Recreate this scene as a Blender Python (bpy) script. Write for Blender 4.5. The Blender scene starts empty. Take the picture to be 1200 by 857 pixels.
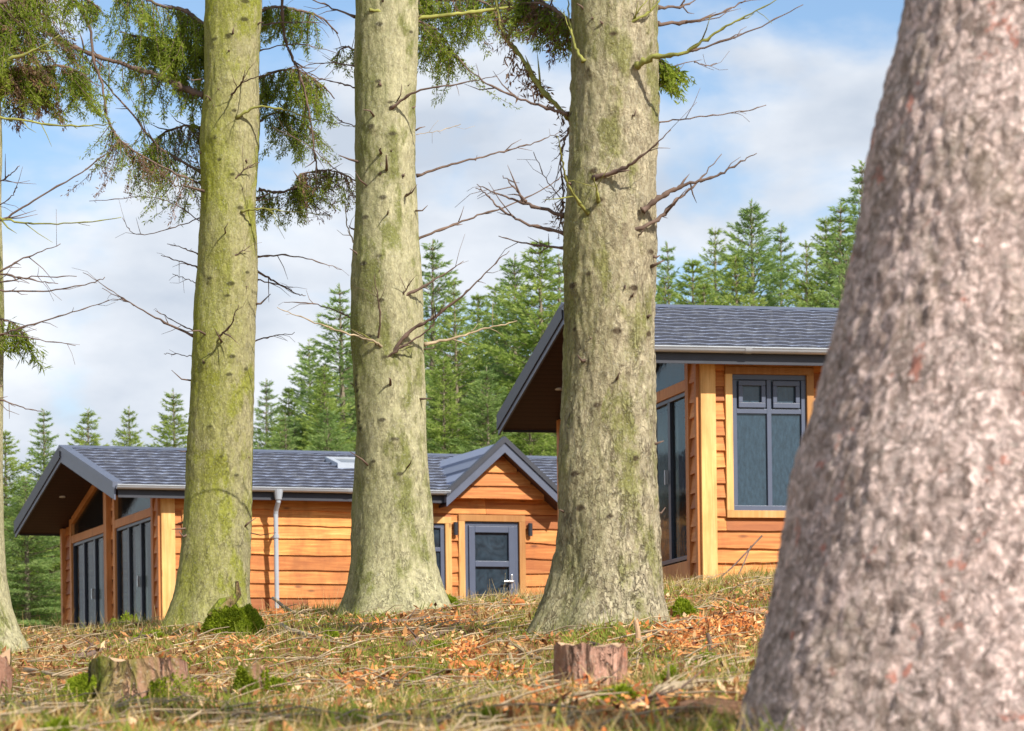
import bpy, bmesh, math, random
import numpy as np
from mathutils import Vector, Matrix, noise

random.seed(7)
RNG = np.random.default_rng(11)
SC = bpy.context.scene
COL = SC.collection

# ------------------------------------------------------------------ camera, light, exposure
F = 3950.0            # focal length in photo pixels (1200 wide)
ROLL = 0.013
PPX, PPY = 606.5, 930.0
cam_d = bpy.data.cameras.new('camera')
cam = bpy.data.objects.new('camera', cam_d)
COL.objects.link(cam)
SC.camera = cam
cam_d.sensor_width = 36.0
cam_d.lens = F * 36.0 / 1200.0
cam_d.shift_x = -(PPX - 600.0) / 1200.0
cam_d.shift_y = (PPY - 428.5) / 1200.0
cam_d.clip_start = 0.1
cam_d.clip_end = 4000.0
cam.matrix_world = Matrix.Rotation(math.radians(90), 4, 'X') @ Matrix.Rotation(-ROLL, 4, 'Z')
cam_d.dof.use_dof = True
cam_d.dof.focus_distance = 26.0
cam_d.dof.aperture_fstop = 7.5

SUN_ELEV = math.radians(38)
SUN_AZ = math.radians(141)        # compass style: 0 = +Y (away from the camera), 90 = +X (right)
w = bpy.data.worlds.new('World')
SC.world = w
w.use_nodes = True
nt = w.node_tree
for n in list(nt.nodes):
    nt.nodes.remove(n)


def nd(t, kind, **kw):
    n = t.nodes.new(kind)
    for k, v in kw.items():
        if k in n.inputs.keys():
            n.inputs[k].default_value = v
        else:
            setattr(n, k, v)
    return n


out = nd(nt, 'ShaderNodeOutputWorld')
bg = nd(nt, 'ShaderNodeBackground')
bg.inputs['Strength'].default_value = 0.12
sky = nd(nt, 'ShaderNodeTexSky')
sky.sky_type = 'NISHITA'
sky.sun_disc = False
sky.sun_elevation = SUN_ELEV
sky.sun_rotation = SUN_AZ
sky.air_density = 1.0
sky.dust_density = 0.4
sky.ozone_density = 3.0
tc = nd(nt, 'ShaderNodeTexCoord')
mp = nd(nt, 'ShaderNodeMapping')
mp.inputs['Scale'].default_value = (9.5, 9.5, 19.0)
mp.inputs['Location'].default_value = (2.9, 1.1, 4.0)
nt.links.new(tc.outputs['Generated'], mp.inputs['Vector'])
n1 = nd(nt, 'ShaderNodeTexNoise', Scale=1.0, Detail=9.0, Roughness=0.50, Distortion=0.25)
nt.links.new(mp.outputs[0], n1.inputs['Vector'])
r1 = nd(nt, 'ShaderNodeValToRGB')
r1.color_ramp.elements[0].position = 0.40
r1.color_ramp.elements[1].position = 0.55
r1.color_ramp.interpolation = 'EASE'
nt.links.new(n1.outputs['Fac'], r1.inputs['Fac'])
n2 = nd(nt, 'ShaderNodeTexNoise', Scale=1.5, Detail=7.0, Roughness=0.5)
nt.links.new(mp.outputs[0], n2.inputs['Vector'])
r2 = nd(nt, 'ShaderNodeValToRGB')
r2.color_ramp.elements[0].position = 0.35
r2.color_ramp.elements[0].color = (3.2, 3.6, 4.2, 1)
r2.color_ramp.elements[1].position = 0.65
r2.color_ramp.elements[1].color = (5.2, 5.4, 5.7, 1)
nt.links.new(n2.outputs['Fac'], r2.inputs['Fac'])
mx = nd(nt, 'ShaderNodeMixRGB')
hsv = nd(nt, 'ShaderNodeHueSaturation', Saturation=1.0, Value=0.82)
nt.links.new(sky.outputs[0], hsv.inputs['Color'])
nt.links.new(r1.outputs[0], mx.inputs[0])
nt.links.new(hsv.outputs[0], mx.inputs[1])
nt.links.new(r2.outputs[0], mx.inputs[2])
nt.links.new(mx.outputs[0], bg.inputs['Color'])
nt.links.new(bg.outputs[0], out.inputs['Surface'])

sd = bpy.data.lights.new('sun', 'SUN')
sd.energy = 4.2
sd.angle = math.radians(0.6)
sd.color = (1.0, 0.94, 0.85)
so = bpy.data.objects.new('sun', sd)
COL.objects.link(so)
sun_dir = Vector((math.sin(SUN_AZ) * math.cos(SUN_ELEV), math.cos(SUN_AZ) * math.cos(SUN_ELEV), math.sin(SUN_ELEV)))
so.rotation_euler = sun_dir.to_track_quat('Z', 'Y').to_euler()
so.location = sun_dir * 60

SC.view_settings.view_transform = 'Standard'
SC.view_settings.look = 'None'
SC.view_settings.gamma = 1.0
SC.view_settings.exposure = 0.66
SC.view_settings.use_curve_mapping = False


# ------------------------------------------------------------------ geometry of the site
def P(px, py, Y):
    """world point at distance Y seen at photo pixel (px, py)"""
    a = px - PPX
    b = py - PPY
    u = a - ROLL * b
    v = b + ROLL * a
    return Vector((u * Y / F, Y, -v * Y / F))


GY = [0, 5, 8, 11, 14, 18, 21, 28, 32, 36, 40, 50, 60, 90, 200, 1000]
GL = [-.60, -.22, 0.02, .20, .35, .58, .85, 1.36, 1.52, 1.63, 1.72, 1.9, 2.0, 2.2, 2.4, 2.4]
GM = [-.60, -.22, 0.03, .21, .38, .66, .97, 1.55, 1.75, 1.89, 1.99, 2.2, 2.3, 2.5, 2.5, 2.4]
GR = [-.60, -.20, 0.05, .24, .43, .72, 1.05, 1.68, 1.98, 2.27, 2.50, 2.62, 2.7, 2.7, 2.6, 2.4]


def ground_z(x, y, rough=True):
    yy = max(y, 0.0)
    u = x / max(yy, 8.0)
    l = np.interp(yy, GY, GL)
    m = np.interp(yy, GY, GM)
    r = np.interp(yy, GY, GR)
    z = float(np.interp(u, [-.14, -.025, .07], [l, m, r]))
    if rough and yy < 70:
        k = min(1.0, yy / 10.0)
        z += 0.075 * k * noise.noise(Vector((x * .8, y * .55, 3.1)))
        z += 0.040 * k * noise.noise(Vector((x * 2.3, y * 1.6, 7.7)))
        z += 0.018 * k * noise.noise(Vector((x * 6.0, y * 5.0, 1.7)))
    return z


def hit(px, py, y0=7.0):
    """ground point seen at a photo pixel"""
    y = y0
    while y < 60:
        p = P(px, py, y)
        if p.z < ground_z(p.x, y):
            return Vector((p.x, y, ground_z(p.x, y)))
        y += 0.1
    p = P(px, py, 34)
    return Vector((p.x, 34, ground_z(p.x, 34)))


# ------------------------------------------------------------------ builders
class MB:
    def __init__(self):
        self.v = []
        self.f = []
        self.a = []

    def add(self, vs, fs, var=0.5):
        o = len(self.v)
        self.v += [tuple(p) for p in vs]
        self.f += [tuple(i + o for i in q) for q in fs]
        if isinstance(var, (int, float)):
            self.a += [var] * len(vs)
        else:
            self.a += list(var)

    def box(self, x0, x1, y0, y1, z0, z1, var=0.5, T=None):
        vs = [(x, y, z) for z in (z0, z1) for y in (y0, y1) for x in (x0, x1)]
        if T:
            vs = [T(*p) for p in vs]
        self.add(vs, [(0, 1, 3, 2), (4, 6, 7, 5), (0, 4, 5, 1), (2, 3, 7, 6), (0, 2, 6, 4), (1, 5, 7, 3)], var)

    def prism(self, poly, off, var=0.5):
        """closed prism: polygon (list of points) extruded by vector off"""
        n = len(poly)
        off = Vector(off)
        vs = [Vector(p) for p in poly] + [Vector(p) + off for p in poly]
        fs = [tuple(range(n))[::-1], tuple(range(n, 2 * n))]
        fs += [(i, (i + 1) % n, n + (i + 1) % n, n + i) for i in range(n)]
        self.add(vs, fs, var)

    def tube(self, pts, rad, n=6, var=0.5, cap=True):
        pts = [Vector(p) for p in pts]
        vs, fs = [], []
        up = None
        for i, p in enumerate(pts):
            d = (pts[min(i + 1, len(pts) - 1)] - pts[max(i - 1, 0)])
            if d.length < 1e-9:
                d = Vector((0, 0, 1))
            d.normalize()
            if up is None:
                up = Vector((0, 0, 1)) if abs(d.z) < .9 else Vector((1, 0, 0))
            s = d.cross(up)
            if s.length < 1e-6:
                s = d.cross(Vector((0, 1, 0)))
            s.normalize()
            t = s.cross(d)
            up = t
            r = rad[i] if hasattr(rad, '__len__') else rad
            for k in range(n):
                a = 2 * math.pi * k / n
                vs.append(p + s * (math.cos(a) * r) + t * (math.sin(a) * r))
        for i in range(len(pts) - 1):
            for k in range(n):
                k2 = (k + 1) % n
                fs.append((i * n + k, i * n + k2, (i + 1) * n + k2, (i + 1) * n + k))
        if cap:
            fs.append(tuple(range(n))[::-1])
            fs.append(tuple(range((len(pts) - 1) * n, len(pts) * n)))
        self.add(vs, fs, var)

    def build(self, name, mat, parent=None, smooth=False, loc=None, bevel=0):
        me = bpy.data.meshes.new(name)
        me.from_pydata(self.v, [], self.f)
        at = me.attributes.new('var', 'FLOAT', 'POINT')
        at.data.foreach_set('value', self.a)
        bm = bmesh.new()
        bm.from_mesh(me)
        bmesh.ops.recalc_face_normals(bm, faces=bm.faces)
        bm.to_mesh(me)
        bm.free()
        if smooth:
            me.polygons.foreach_set('use_smooth', [True] * len(me.polygons))
        me.materials.append(mat)
        o = bpy.data.objects.new(name, me)
        COL.objects.link(o)
        if parent:
            o.parent = parent
        if loc is not None:
            o.location = loc
        if bevel:
            b = o.modifiers.new('bevel', 'BEVEL')
            b.width = bevel
            b.segments = 2
            b.limit_method = 'ANGLE'
        return o


def cards(name, C, D, N, L, W, var, mat, parent=None, kind='leaf'):
    """many small leaf-sized faces: centre-line start C, direction D, side N, length L, width W"""
    n = len(C)
    D = D / (np.linalg.norm(D, axis=1, keepdims=True) + 1e-9)
    S = np.cross(D, N)
    S = S / (np.linalg.norm(S, axis=1, keepdims=True) + 1e-9)
    L = L.reshape(-1, 1)
    W = W.reshape(-1, 1)
    V = np.empty((n, 4, 3), dtype=np.float32)
    if kind == 'leaf':
        V[:, 0] = C
        V[:, 1] = C + D * L * .45 + S * W * .5
        V[:, 2] = C + D * L
        V[:, 3] = C + D * L * .45 - S * W * .5
    else:
        V[:, 0] = C - S * W * .5
        V[:, 1] = C + S * W * .5
        V[:, 2] = C + D * L + S * W * .12
        V[:, 3] = C + D * L - S * W * .12
    me = bpy.data.meshes.new(name)
    me.vertices.add(n * 4)
    me.vertices.foreach_set('co', V.reshape(-1))
    me.loops.add(n * 4)
    me.loops.foreach_set('vertex_index', np.arange(n * 4, dtype=np.int32))
    me.polygons.add(n)
    me.polygons.foreach_set('loop_start', np.arange(0, n * 4, 4, dtype=np.int32))
    me.polygons.foreach_set('loop_total', np.full(n, 4, dtype=np.int32))
    me.update(calc_edges=True)
    at = me.attributes.new('var', 'FLOAT', 'POINT')
    at.data.foreach_set('value', np.repeat(var, 4).astype(np.float32))
    me.materials.append(mat)
    o = bpy.data.objects.new(name, me)
    COL.objects.link(o)
    if parent:
        o.parent = parent
    return o


def tag(o, label=None, cat=None, group=None, kind=None):
    if label:
        o['label'] = label
    if cat:
        o['category'] = cat
    if group:
        o['group'] = group
    if kind:
        o['kind'] = kind
    return o


def empty(name, loc, rz=0.0):
    o = bpy.data.objects.new(name, None)
    COL.objects.link(o)
    o.location = loc
    o.rotation_euler = (0, 0, rz)
    return o


# ------------------------------------------------------------------ materials
def newmat(name, rough=0.8, spec=0.3):
    m = bpy.data.materials.new(name)
    m.use_nodes = True
    t = m.node_tree
    b = t.nodes['Principled BSDF']
    b.inputs['Roughness'].default_value = rough
    b.inputs['Specular IOR Level'].default_value = spec
    return m, t, b


def ramp(t, src, stops, interp='LINEAR'):
    r = t.nodes.new('ShaderNodeValToRGB')
    cr = r.color_ramp
    cr.interpolation = interp
    while len(cr.elements) < len(stops):
        cr.elements.new(0.5)
    for e, (p, c) in zip(cr.elements, stops):
        e.position = p
        e.color = c if len(c) == 4 else (*c, 1)
    t.links.new(src, r.inputs['Fac'])
    return r.outputs['Color']


def tex(t, kind, scale, vec=None, stretch=None, loc=(0, 0, 0), coord='Object', **kw):
    n = t.nodes.new(kind)
    n.inputs['Scale'].default_value = scale
    for k, v in kw.items():
        if k in n.inputs.keys():
            n.inputs[k].default_value = v
        else:
            setattr(n, k, v)
    if vec is None:
        c = t.nodes.new('ShaderNodeTexCoord')
        m = t.nodes.new('ShaderNodeMapping')
        m.inputs['Scale'].default_value = stretch or (1, 1, 1)
        m.inputs['Location'].default_value = loc
        t.links.new(c.outputs[coord], m.inputs['Vector'])
        vec = m.outputs[0]
    t.links.new(vec, n.inputs['Vector'])
    return n


def mix(t, fac, a, b, mode='MIX'):
    m = t.nodes.new('ShaderNodeMixRGB')
    m.blend_type = mode
    for sock, val in ((m.inputs[0], fac), (m.inputs[1], a), (m.inputs[2], b)):
        if isinstance(val, (int, float)):
            sock.default_value = val
        elif isinstance(val, tuple):
            sock.default_value = val if len(val) == 4 else (*val, 1)
        else:
            t.links.new(val, sock)
    return m.outputs[0]


def math_(t, op, a, b=0.0, clamp=False):
    m = t.nodes.new('ShaderNodeMath')
    m.operation = op
    m.use_clamp = clamp
    for sock, val in ((m.inputs[0], a), (m.inputs[1], b)):
        if isinstance(val, (int, float)):
            sock.default_value = val
        else:
            t.links.new(val, sock)
    return m.outputs[0]


def bump(t, b, h, strength=0.5, dist=0.02):
    n = t.nodes.new('ShaderNodeBump')
    n.inputs['Strength'].default_value = strength
    n.inputs['Distance'].default_value = dist
    t.links.new(h, n.inputs['Height'])
    t.links.new(n.outputs[0], b.inputs['Normal'])


def attr(t, name='var'):
    a = t.nodes.new('ShaderNodeAttribute')
    a.attribute_name = name
    return a.outputs['Fac']


def plain(name, col, rough=0.6, spec=0.4, metal=0.0, var=0.12, scale=6):
    m, t, b = newmat(name, rough, spec)
    b.inputs['Metallic'].default_value = metal
    n = tex(t, 'ShaderNodeTexNoise', scale, Detail=5.0)
    c0 = tuple(c * (1 - var) for c in col)
    c1 = tuple(min(1, c * (1 + var)) for c in col)
    t.links.new(ramp(t, n.outputs['Fac'], [(.3, c0), (.7, c1)]), b.inputs['Base Color'])
    return m


def bark(name, pale, mid, dark, green, galg=0.6, scale=22, gside=(-.35, .5), spots=None, depth=.012, vstretch=.45, big=1.3, crack=.5, plates=.0):
    m, t, b = newmat(name, 0.92, 0.12)
    big_n = tex(t, 'ShaderNodeTexNoise', big, Detail=5.0, Roughness=.6, stretch=(1, 1, .5))
    fine = tex(t, 'ShaderNodeTexNoise', 55, Detail=6.0, Roughness=.72, stretch=(1, 1, .7))
    med = tex(t, 'ShaderNodeTexNoise', scale * .45, Detail=6.0, Roughness=.68, stretch=(1, 1, vstretch), loc=(3, 8, 2))
    c = t.nodes.new('ShaderNodeTexCoord')
    mp_ = t.nodes.new('ShaderNodeMapping')
    mp_.inputs['Scale'].default_value = (1, 1, vstretch)
    t.links.new(c.outputs['Object'], mp_.inputs['Vector'])
    # broken crack lines: thin bands where a warped noise crosses its middle value
    cn = tex(t, 'ShaderNodeTexNoise', scale, vec=mp_.outputs[0], Detail=5.0, Roughness=.6, Distortion=.8)
    rid = math_(t, 'ABSOLUTE', math_(t, 'SUBTRACT', cn.outputs['Fac'], .5))
    line = ramp(t, rid, [(0.0, (1, 1, 1)), (0.05, (0, 0, 0))])
    cmask = ramp(t, med.outputs['Fac'], [(.42, (0, 0, 0)), (.6, (1, 1, 1))])
    # cracks deepen towards the foot of the trunk
    sz = t.nodes.new('ShaderNodeSeparateXYZ')
    t.links.new(c.outputs['Object'], sz.inputs[0])
    lowr = t.nodes.new('ShaderNodeMapRange')
    lowr.inputs['From Min'].default_value = 3.2
    lowr.inputs['From Max'].default_value = 0.0
    lowr.inputs['To Min'].default_value = .25
    lowr.inputs['To Max'].default_value = 1.0
    t.links.new(sz.outputs['Z'], lowr.inputs['Value'])
    cr_ = math_(t, 'MULTIPLY', math_(t, 'MULTIPLY', line, cmask), math_(t, 'MULTIPLY', lowr.outputs[0], crack), True)
    base = ramp(t, med.outputs['Fac'], [(.30, mid), (.62, pale)])
    base = mix(t, .45, base, ramp(t, big_n.outputs['Fac'], [(.35, mid), (.65, pale)]))
    fd = ramp(t, fine.outputs['Fac'], [(.30, (.62, .60, .56)), (.52, (1, 1, 1)), (.75, (1.15, 1.15, 1.12))])
    base = mix(t, .8, base, fd, 'MULTIPLY')
    if plates:
        warp = tex(t, 'ShaderNodeTexNoise', 14, vec=mp_.outputs[0], Detail=4.0)
        vadd = t.nodes.new('ShaderNodeMixRGB')
        vadd.blend_type = 'ADD'
        vadd.inputs[0].default_value = 0.16
        t.links.new(mp_.outputs[0], vadd.inputs[1])
        t.links.new(warp.outputs['Color'], vadd.inputs[2])
        cell = tex(t, 'ShaderNodeTexVoronoi', scale * 1.3, vec=vadd.outputs[0], feature='F1')
        cs_ = t.nodes.new('ShaderNodeSeparateColor')
        t.links.new(cell.outputs['Color'], cs_.inputs[0])
        tone = ramp(t, cs_.outputs[0], [(0, (.45, .42, .40)), (.3, (.85, .83, .82)), (.7, (1.05, 1.02, 1.0)), (1, (1.35, 1.3, 1.28))])
        base = mix(t, plates, base, tone, 'MULTIPLY')
        edge = ramp(t, cell.outputs['Distance'], [(.30, (0, 0, 0)), (.75, (1, 1, 1))])
        base = mix(t, math_(t, 'MULTIPLY', edge, plates * .55), base, dark)
    # algae on the damp side of the trunk
    g = t.nodes.new('ShaderNodeNewGeometry')
    sx = t.nodes.new('ShaderNodeSeparateXYZ')
    t.links.new(g.outputs['Normal'], sx.inputs[0])
    side = t.nodes.new('ShaderNodeMapRange')
    side.inputs['From Min'].default_value = gside[1]
    side.inputs['From Max'].default_value = gside[0]
    t.links.new(sx.outputs['X'], side.inputs['Value'])
    gn = tex(t, 'ShaderNodeTexNoise', 2.6, Detail=7.0, Roughness=.66, stretch=(1, 1, .35))
    gf = math_(t, 'MULTIPLY', ramp(t, gn.outputs['Fac'], [(.34, (.25, .25, .25)), (.58, (1, 1, 1))]), side.outputs[0])
    patch = tex(t, 'ShaderNodeTexNoise', 4.2, Detail=8.0, Roughness=.68, stretch=(1, 1, .5), loc=(4, 2, 1))
    pf = math_(t, 'MULTIPLY', ramp(t, patch.outputs['Fac'], [(.50, (0, 0, 0)), (.60, (1, 1, 1))]), .85)
    gf = math_(t, 'MULTIPLY', math_(t, 'MAXIMUM', gf, pf), galg, True)
    gvar = mix(t, ramp(t, fine.outputs['Fac'], [(.35, (0, 0, 0)), (.65, (1, 1, 1))]), tuple(x * .6 for x in green), tuple(min(1, x * 1.25) for x in green))
    base = mix(t, gf, base, gvar)
    base = mix(t, cr_, base, dark)
    # knot scars (marked on the mesh where the limbs broke off)
    kn = attr(t)
    base = mix(t, ramp(t, kn, [(.5, (0, 0, 0)), (1.0, (.85, .85, .85))]), base, tuple(x * .5 for x in dark))
    if spots:
        sp = tex(t, 'ShaderNodeTexNoise', 9, Detail=4.0, Roughness=.7, loc=(9, 3, 5))
        sf = ramp(t, sp.outputs['Fac'], [(.615, (0, 0, 0)), (.67, (.9, .9, .9))])
        base = mix(t, sf, base, spots)
    li = tex(t, 'ShaderNodeTexNoise', 70, Detail=2.0, loc=(1, 7, 5))
    base = mix(t, math_(t, 'MULTIPLY', ramp(t, li.outputs['Fac'], [(.60, (0, 0, 0)), (.68, (1, 1, 1))]), .3), base, (.46, .46, .38))
    t.links.new(base, b.inputs['Base Color'])
    h = math_(t, 'ADD', math_(t, 'MULTIPLY', med.outputs['Fac'], .9), math_(t, 'MULTIPLY', fine.outputs['Fac'], .45))
    h = math_(t, 'SUBTRACT', h, math_(t, 'MULTIPLY', cr_, .6))
    bump(t, b, h, 1.0, depth)
    return m


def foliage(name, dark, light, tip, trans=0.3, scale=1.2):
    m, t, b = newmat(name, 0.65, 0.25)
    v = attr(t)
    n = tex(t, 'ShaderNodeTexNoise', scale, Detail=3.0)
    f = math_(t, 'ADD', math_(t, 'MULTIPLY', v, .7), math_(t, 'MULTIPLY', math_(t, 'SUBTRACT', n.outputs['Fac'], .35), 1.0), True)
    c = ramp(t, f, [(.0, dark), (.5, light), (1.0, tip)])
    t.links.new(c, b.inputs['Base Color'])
    tr = t.nodes.new('ShaderNodeBsdfTranslucent')
    t.links.new(c, tr.inputs['Color'])
    ms = t.nodes.new('ShaderNodeMixShader')
    ms.inputs[0].default_value = trans
    o = t.nodes['Material Output']
    t.links.new(b.outputs[0], ms.inputs[1])
    t.links.new(tr.outputs[0], ms.inputs[2])
    t.links.new(ms.outputs[0], o.inputs['Surface'])
    return m


def wood(name, c0, c1, c2, axis='x', knots=True, rough=.6, gscale=1.0):
    m, t, b = newmat(name, rough, 0.3)
    st = {'x': (.5, 9, 9), 'y': (9, .5, 9), 'z': (9, 9, .5)}[axis]
    v = attr(t)
    cmb = t.nodes.new('ShaderNodeCombineXYZ')
    for k in range(3):
        t.links.new(math_(t, 'MULTIPLY', v, 37.0 + 11 * k), cmb.inputs[k])
    tcn = t.nodes.new('ShaderNodeTexCoord')
    addv = t.nodes.new('ShaderNodeVectorMath')
    addv.operation = 'ADD'
    t.links.new(tcn.outputs['Object'], addv.inputs[0])
    t.links.new(cmb.outputs[0], addv.inputs[1])
    mpn = t.nodes.new('ShaderNodeMapping')
    mpn.inputs['Scale'].default_value = tuple(s * gscale for s in st)
    t.links.new(addv.outputs[0], mpn.inputs['Vector'])
    g = tex(t, 'ShaderNodeTexNoise', 2.2, vec=mpn.outputs[0], Detail=7.0, Roughness=.6, Distortion=1.2)
    big = tex(t, 'ShaderNodeTexNoise', 1.1, vec=addv.outputs[0], Detail=4.0)
    base = ramp(t, g.outputs['Fac'], [(.28, c0), (.5, c1), (.72, c2)])
    tone = ramp(t, v, [(0.0, (.45, .34, .28)), (.3, (.78, .68, .60)), (.55, (1, .98, .95)), (.8, (1.12, 1.12, 1.05)), (1.0, (1.35, 1.42, 1.40))])
    base = mix(t, 1.0, base, tone, 'MULTIPLY')
    base = mix(t, ramp(t, big.outputs['Fac'], [(.42, (0, 0, 0)), (.7, (.6, .6, .6))]), base, c0)
    if knots:
        mk = t.nodes.new('ShaderNodeMapping')
        mk.inputs['Scale'].default_value = (1.6, 1.6, 4.5) if axis != 'z' else (4.5, 4.5, 1.6)
        t.links.new(addv.outputs[0], mk.inputs['Vector'])
        kn = tex(t, 'ShaderNodeTexVoronoi', 1.0, vec=mk.outputs[0], feature='F1')
        kf = ramp(t, kn.outputs['Distance'], [(.05, (1, 1, 1)), (.13, (0, 0, 0))])
        base = mix(t, math_(t, 'MULTIPLY', kf, .75), base, tuple(c * .35 for c in c0))
    stn = tex(t, 'ShaderNodeTexNoise', 2.4, Detail=6.0, Roughness=.65, stretch=(1, 1, .35), loc=(3, 1, 8))
    base = mix(t, ramp(t, stn.outputs['Fac'], [(.50, (0, 0, 0)), (.72, (.55, .55, .55))]), base, tuple(c * .55 for c in c0))
    t.links.new(base, b.inputs['Base Color'])
    bump(t, b, g.outputs['Fac'], .25, .006)
    return m


M = {}
M['bark_green'] = bark('bark_green', (.44, .40, .24), (.31, .30, .13), (.10, .09, .04), (.24, .26, .02), .9, 34, (-.5, .85), depth=.024, crack=.5, plates=.42)
M['bark_pale'] = bark('bark_pale', (.50, .47, .29), (.38, .36, .205), (.12, .10, .06), (.15, .165, .035), .95, 34, (-.8, .3), depth=.020, crack=.5, plates=.4)
M['bark_rough'] = bark('bark_rough', (.60, .54, .37), (.44, .39, .25), (.14, .09, .055), (.19, .205, .035), .8, 26, (-.9, .4), depth=.045, crack=.7, plates=.6, spots=None)
M['bark_pink'] = bark('bark_pink', (.96, .80, .74), (.72, .56, .51), (.16, .10, .08), (.20, .18, .10), .4, 32, (-1.2, -.2), spots=(.55, .24, .18), depth=.025, vstretch=.9, crack=.5, plates=1.0)
M['bark_far'] = plain('bark_far', (.22, .18, .13), .9, .1)
M['twig'] = plain('twig', (.16, .11, .085), .9, .1, var=.35, scale=9)
M['twig_moss'] = plain('twig_moss', (.26, .26, .07), .9, .1, var=.4, scale=12)
M['twig_dry'] = plain('twig_dry', (.36, .28, .18), .9, .1, var=.4, scale=10)
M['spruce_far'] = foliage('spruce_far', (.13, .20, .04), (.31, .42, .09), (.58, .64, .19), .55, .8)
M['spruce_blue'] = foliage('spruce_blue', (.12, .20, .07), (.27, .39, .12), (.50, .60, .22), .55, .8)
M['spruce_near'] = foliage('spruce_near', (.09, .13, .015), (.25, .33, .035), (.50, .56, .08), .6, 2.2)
M['needle_brown'] = foliage('needle_brown', (.08, .05, .03), (.22, .14, .08), (.42, .22, .12), .4, 3.0)
M['clad'] = wood('clad', (.34, .10, .02), (.60, .225, .05), (.76, .38, .12))
M['clad_y'] = wood('clad_y', (.40, .13, .03), (.56, .22, .06), (.66, .32, .11), 'y')
M['trim'] = wood('trim', (.54, .27, .085), (.68, .385, .14), (.77, .49, .22), 'z')
M['trim_dark'] = wood('trim_dark', (.46, .18, .05), (.58, .26, .09), (.66, .34, .13), 'z')
M['frame'] = plain('frame', (.075, .092, .142), .4, .5, var=.06)
M['frame_dark'] = plain('frame_dark', (.03, .038, .06), .4, .5)
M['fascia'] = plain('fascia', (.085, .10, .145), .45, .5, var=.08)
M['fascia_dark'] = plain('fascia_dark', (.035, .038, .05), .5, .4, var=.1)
M['gutter'] = plain('gutter', (.36, .39, .43), .35, .5, var=.06)
M['light_box'] = plain('light_box', (.02, .022, .03), .4, .5)
M['metal'] = plain('metal', (.6, .6, .6), .3, .5, .9)
M['curtain'] = plain('curtain', (.74, .78, .72), .9, .1, var=.05)
M['interior'] = plain('interior', (.10, .08, .06), .9, .1)
M['bulb'] = plain('bulb', (.8, .8, .78), .4, .4)


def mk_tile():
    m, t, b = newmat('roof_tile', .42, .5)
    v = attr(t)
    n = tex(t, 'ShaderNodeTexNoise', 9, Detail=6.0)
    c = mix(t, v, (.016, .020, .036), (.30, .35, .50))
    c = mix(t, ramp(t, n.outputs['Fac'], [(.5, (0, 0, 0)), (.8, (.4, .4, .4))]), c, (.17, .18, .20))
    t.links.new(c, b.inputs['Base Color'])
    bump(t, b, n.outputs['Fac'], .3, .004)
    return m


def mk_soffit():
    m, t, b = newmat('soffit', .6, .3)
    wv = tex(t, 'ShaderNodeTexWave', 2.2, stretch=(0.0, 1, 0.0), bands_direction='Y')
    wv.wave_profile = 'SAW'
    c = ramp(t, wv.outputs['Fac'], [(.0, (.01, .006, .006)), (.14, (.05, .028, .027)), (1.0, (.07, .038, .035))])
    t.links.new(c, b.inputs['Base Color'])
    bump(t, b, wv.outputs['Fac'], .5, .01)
    return m


def mk_glass(name, tint, alpha, frost=False):
    m, t, b = newmat(name, .04, .6)
    n = tex(t, 'ShaderNodeTexNoise', 30, Detail=6.0, Roughness=.75, stretch=(1, 1, .35)) if frost else tex(t, 'ShaderNodeTexNoise', 3.5, Detail=3.0, Distortion=2.5)
    t.links.new(ramp(t, n.outputs['Fac'], [(.3, tuple(c * .6 for c in tint)), (.7, tuple(c * 1.5 for c in tint))]), b.inputs['Base Color'])
    if frost:
        n2_ = tex(t, 'ShaderNodeTexNoise', 70, Detail=3.0)
        bump(t, b, n2_.outputs['Fac'], .35, .004)
        b.inputs['Roughness'].default_value = .22
    else:
        bump(t, b, n.outputs['Fac'], .06, .02)
    if alpha < 1:
        tr = t.nodes.new('ShaderNodeBsdfTransparent')
        tr.inputs['Color'].default_value = (.8, .86, .86, 1)
        ms = t.nodes.new('ShaderNodeMixShader')
        ms.inputs[0].default_value = alpha
        t.links.new(tr.outputs[0], ms.inputs[1])
        t.links.new(b.outputs[0], ms.inputs[2])
        t.links.new(ms.outputs[0], t.nodes['Material Output'].inputs['Surface'])
    return m


def mk_ground():
    m, t, b = newmat('forest_floor', .95, .1)
    big = tex(t, 'ShaderNodeTexNoise', .9, Detail=6.0, Roughness=.6, stretch=(1, .7, 1))
    fine = tex(t, 'ShaderNodeTexNoise', 14, Detail=8.0, Roughness=.75, stretch=(1, .8, 1))
    med = tex(t, 'ShaderNodeTexNoise', 3.2, Detail=6.0, Roughness=.65, loc=(5, 3, 0))
    c = ramp(t, fine.outputs['Fac'], [(.25, (.06, .03, .015)), (.45, (.22, .11, .045)), (.6, (.42, .25, .10)), (.8, (.58, .42, .20))])
    c = mix(t, ramp(t, med.outputs['Fac'], [(.54, (0, 0, 0)), (.66, (.85, .85, .85))]), c, ramp(t, fine.outputs['Fac'], [(.3, (.07, .10, .015)), (.7, (.26, .28, .05))]))
    c = mix(t, ramp(t, big.outputs['Fac'], [(.52, (0, 0, 0)), (.68, (.5, .5, .5))]), c, (.30, .13, .055))
    t.links.new(c, b.inputs['Base Color'])
    bump(t, b, fine.outputs['Fac'], 1.0, .05)
    return m


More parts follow.
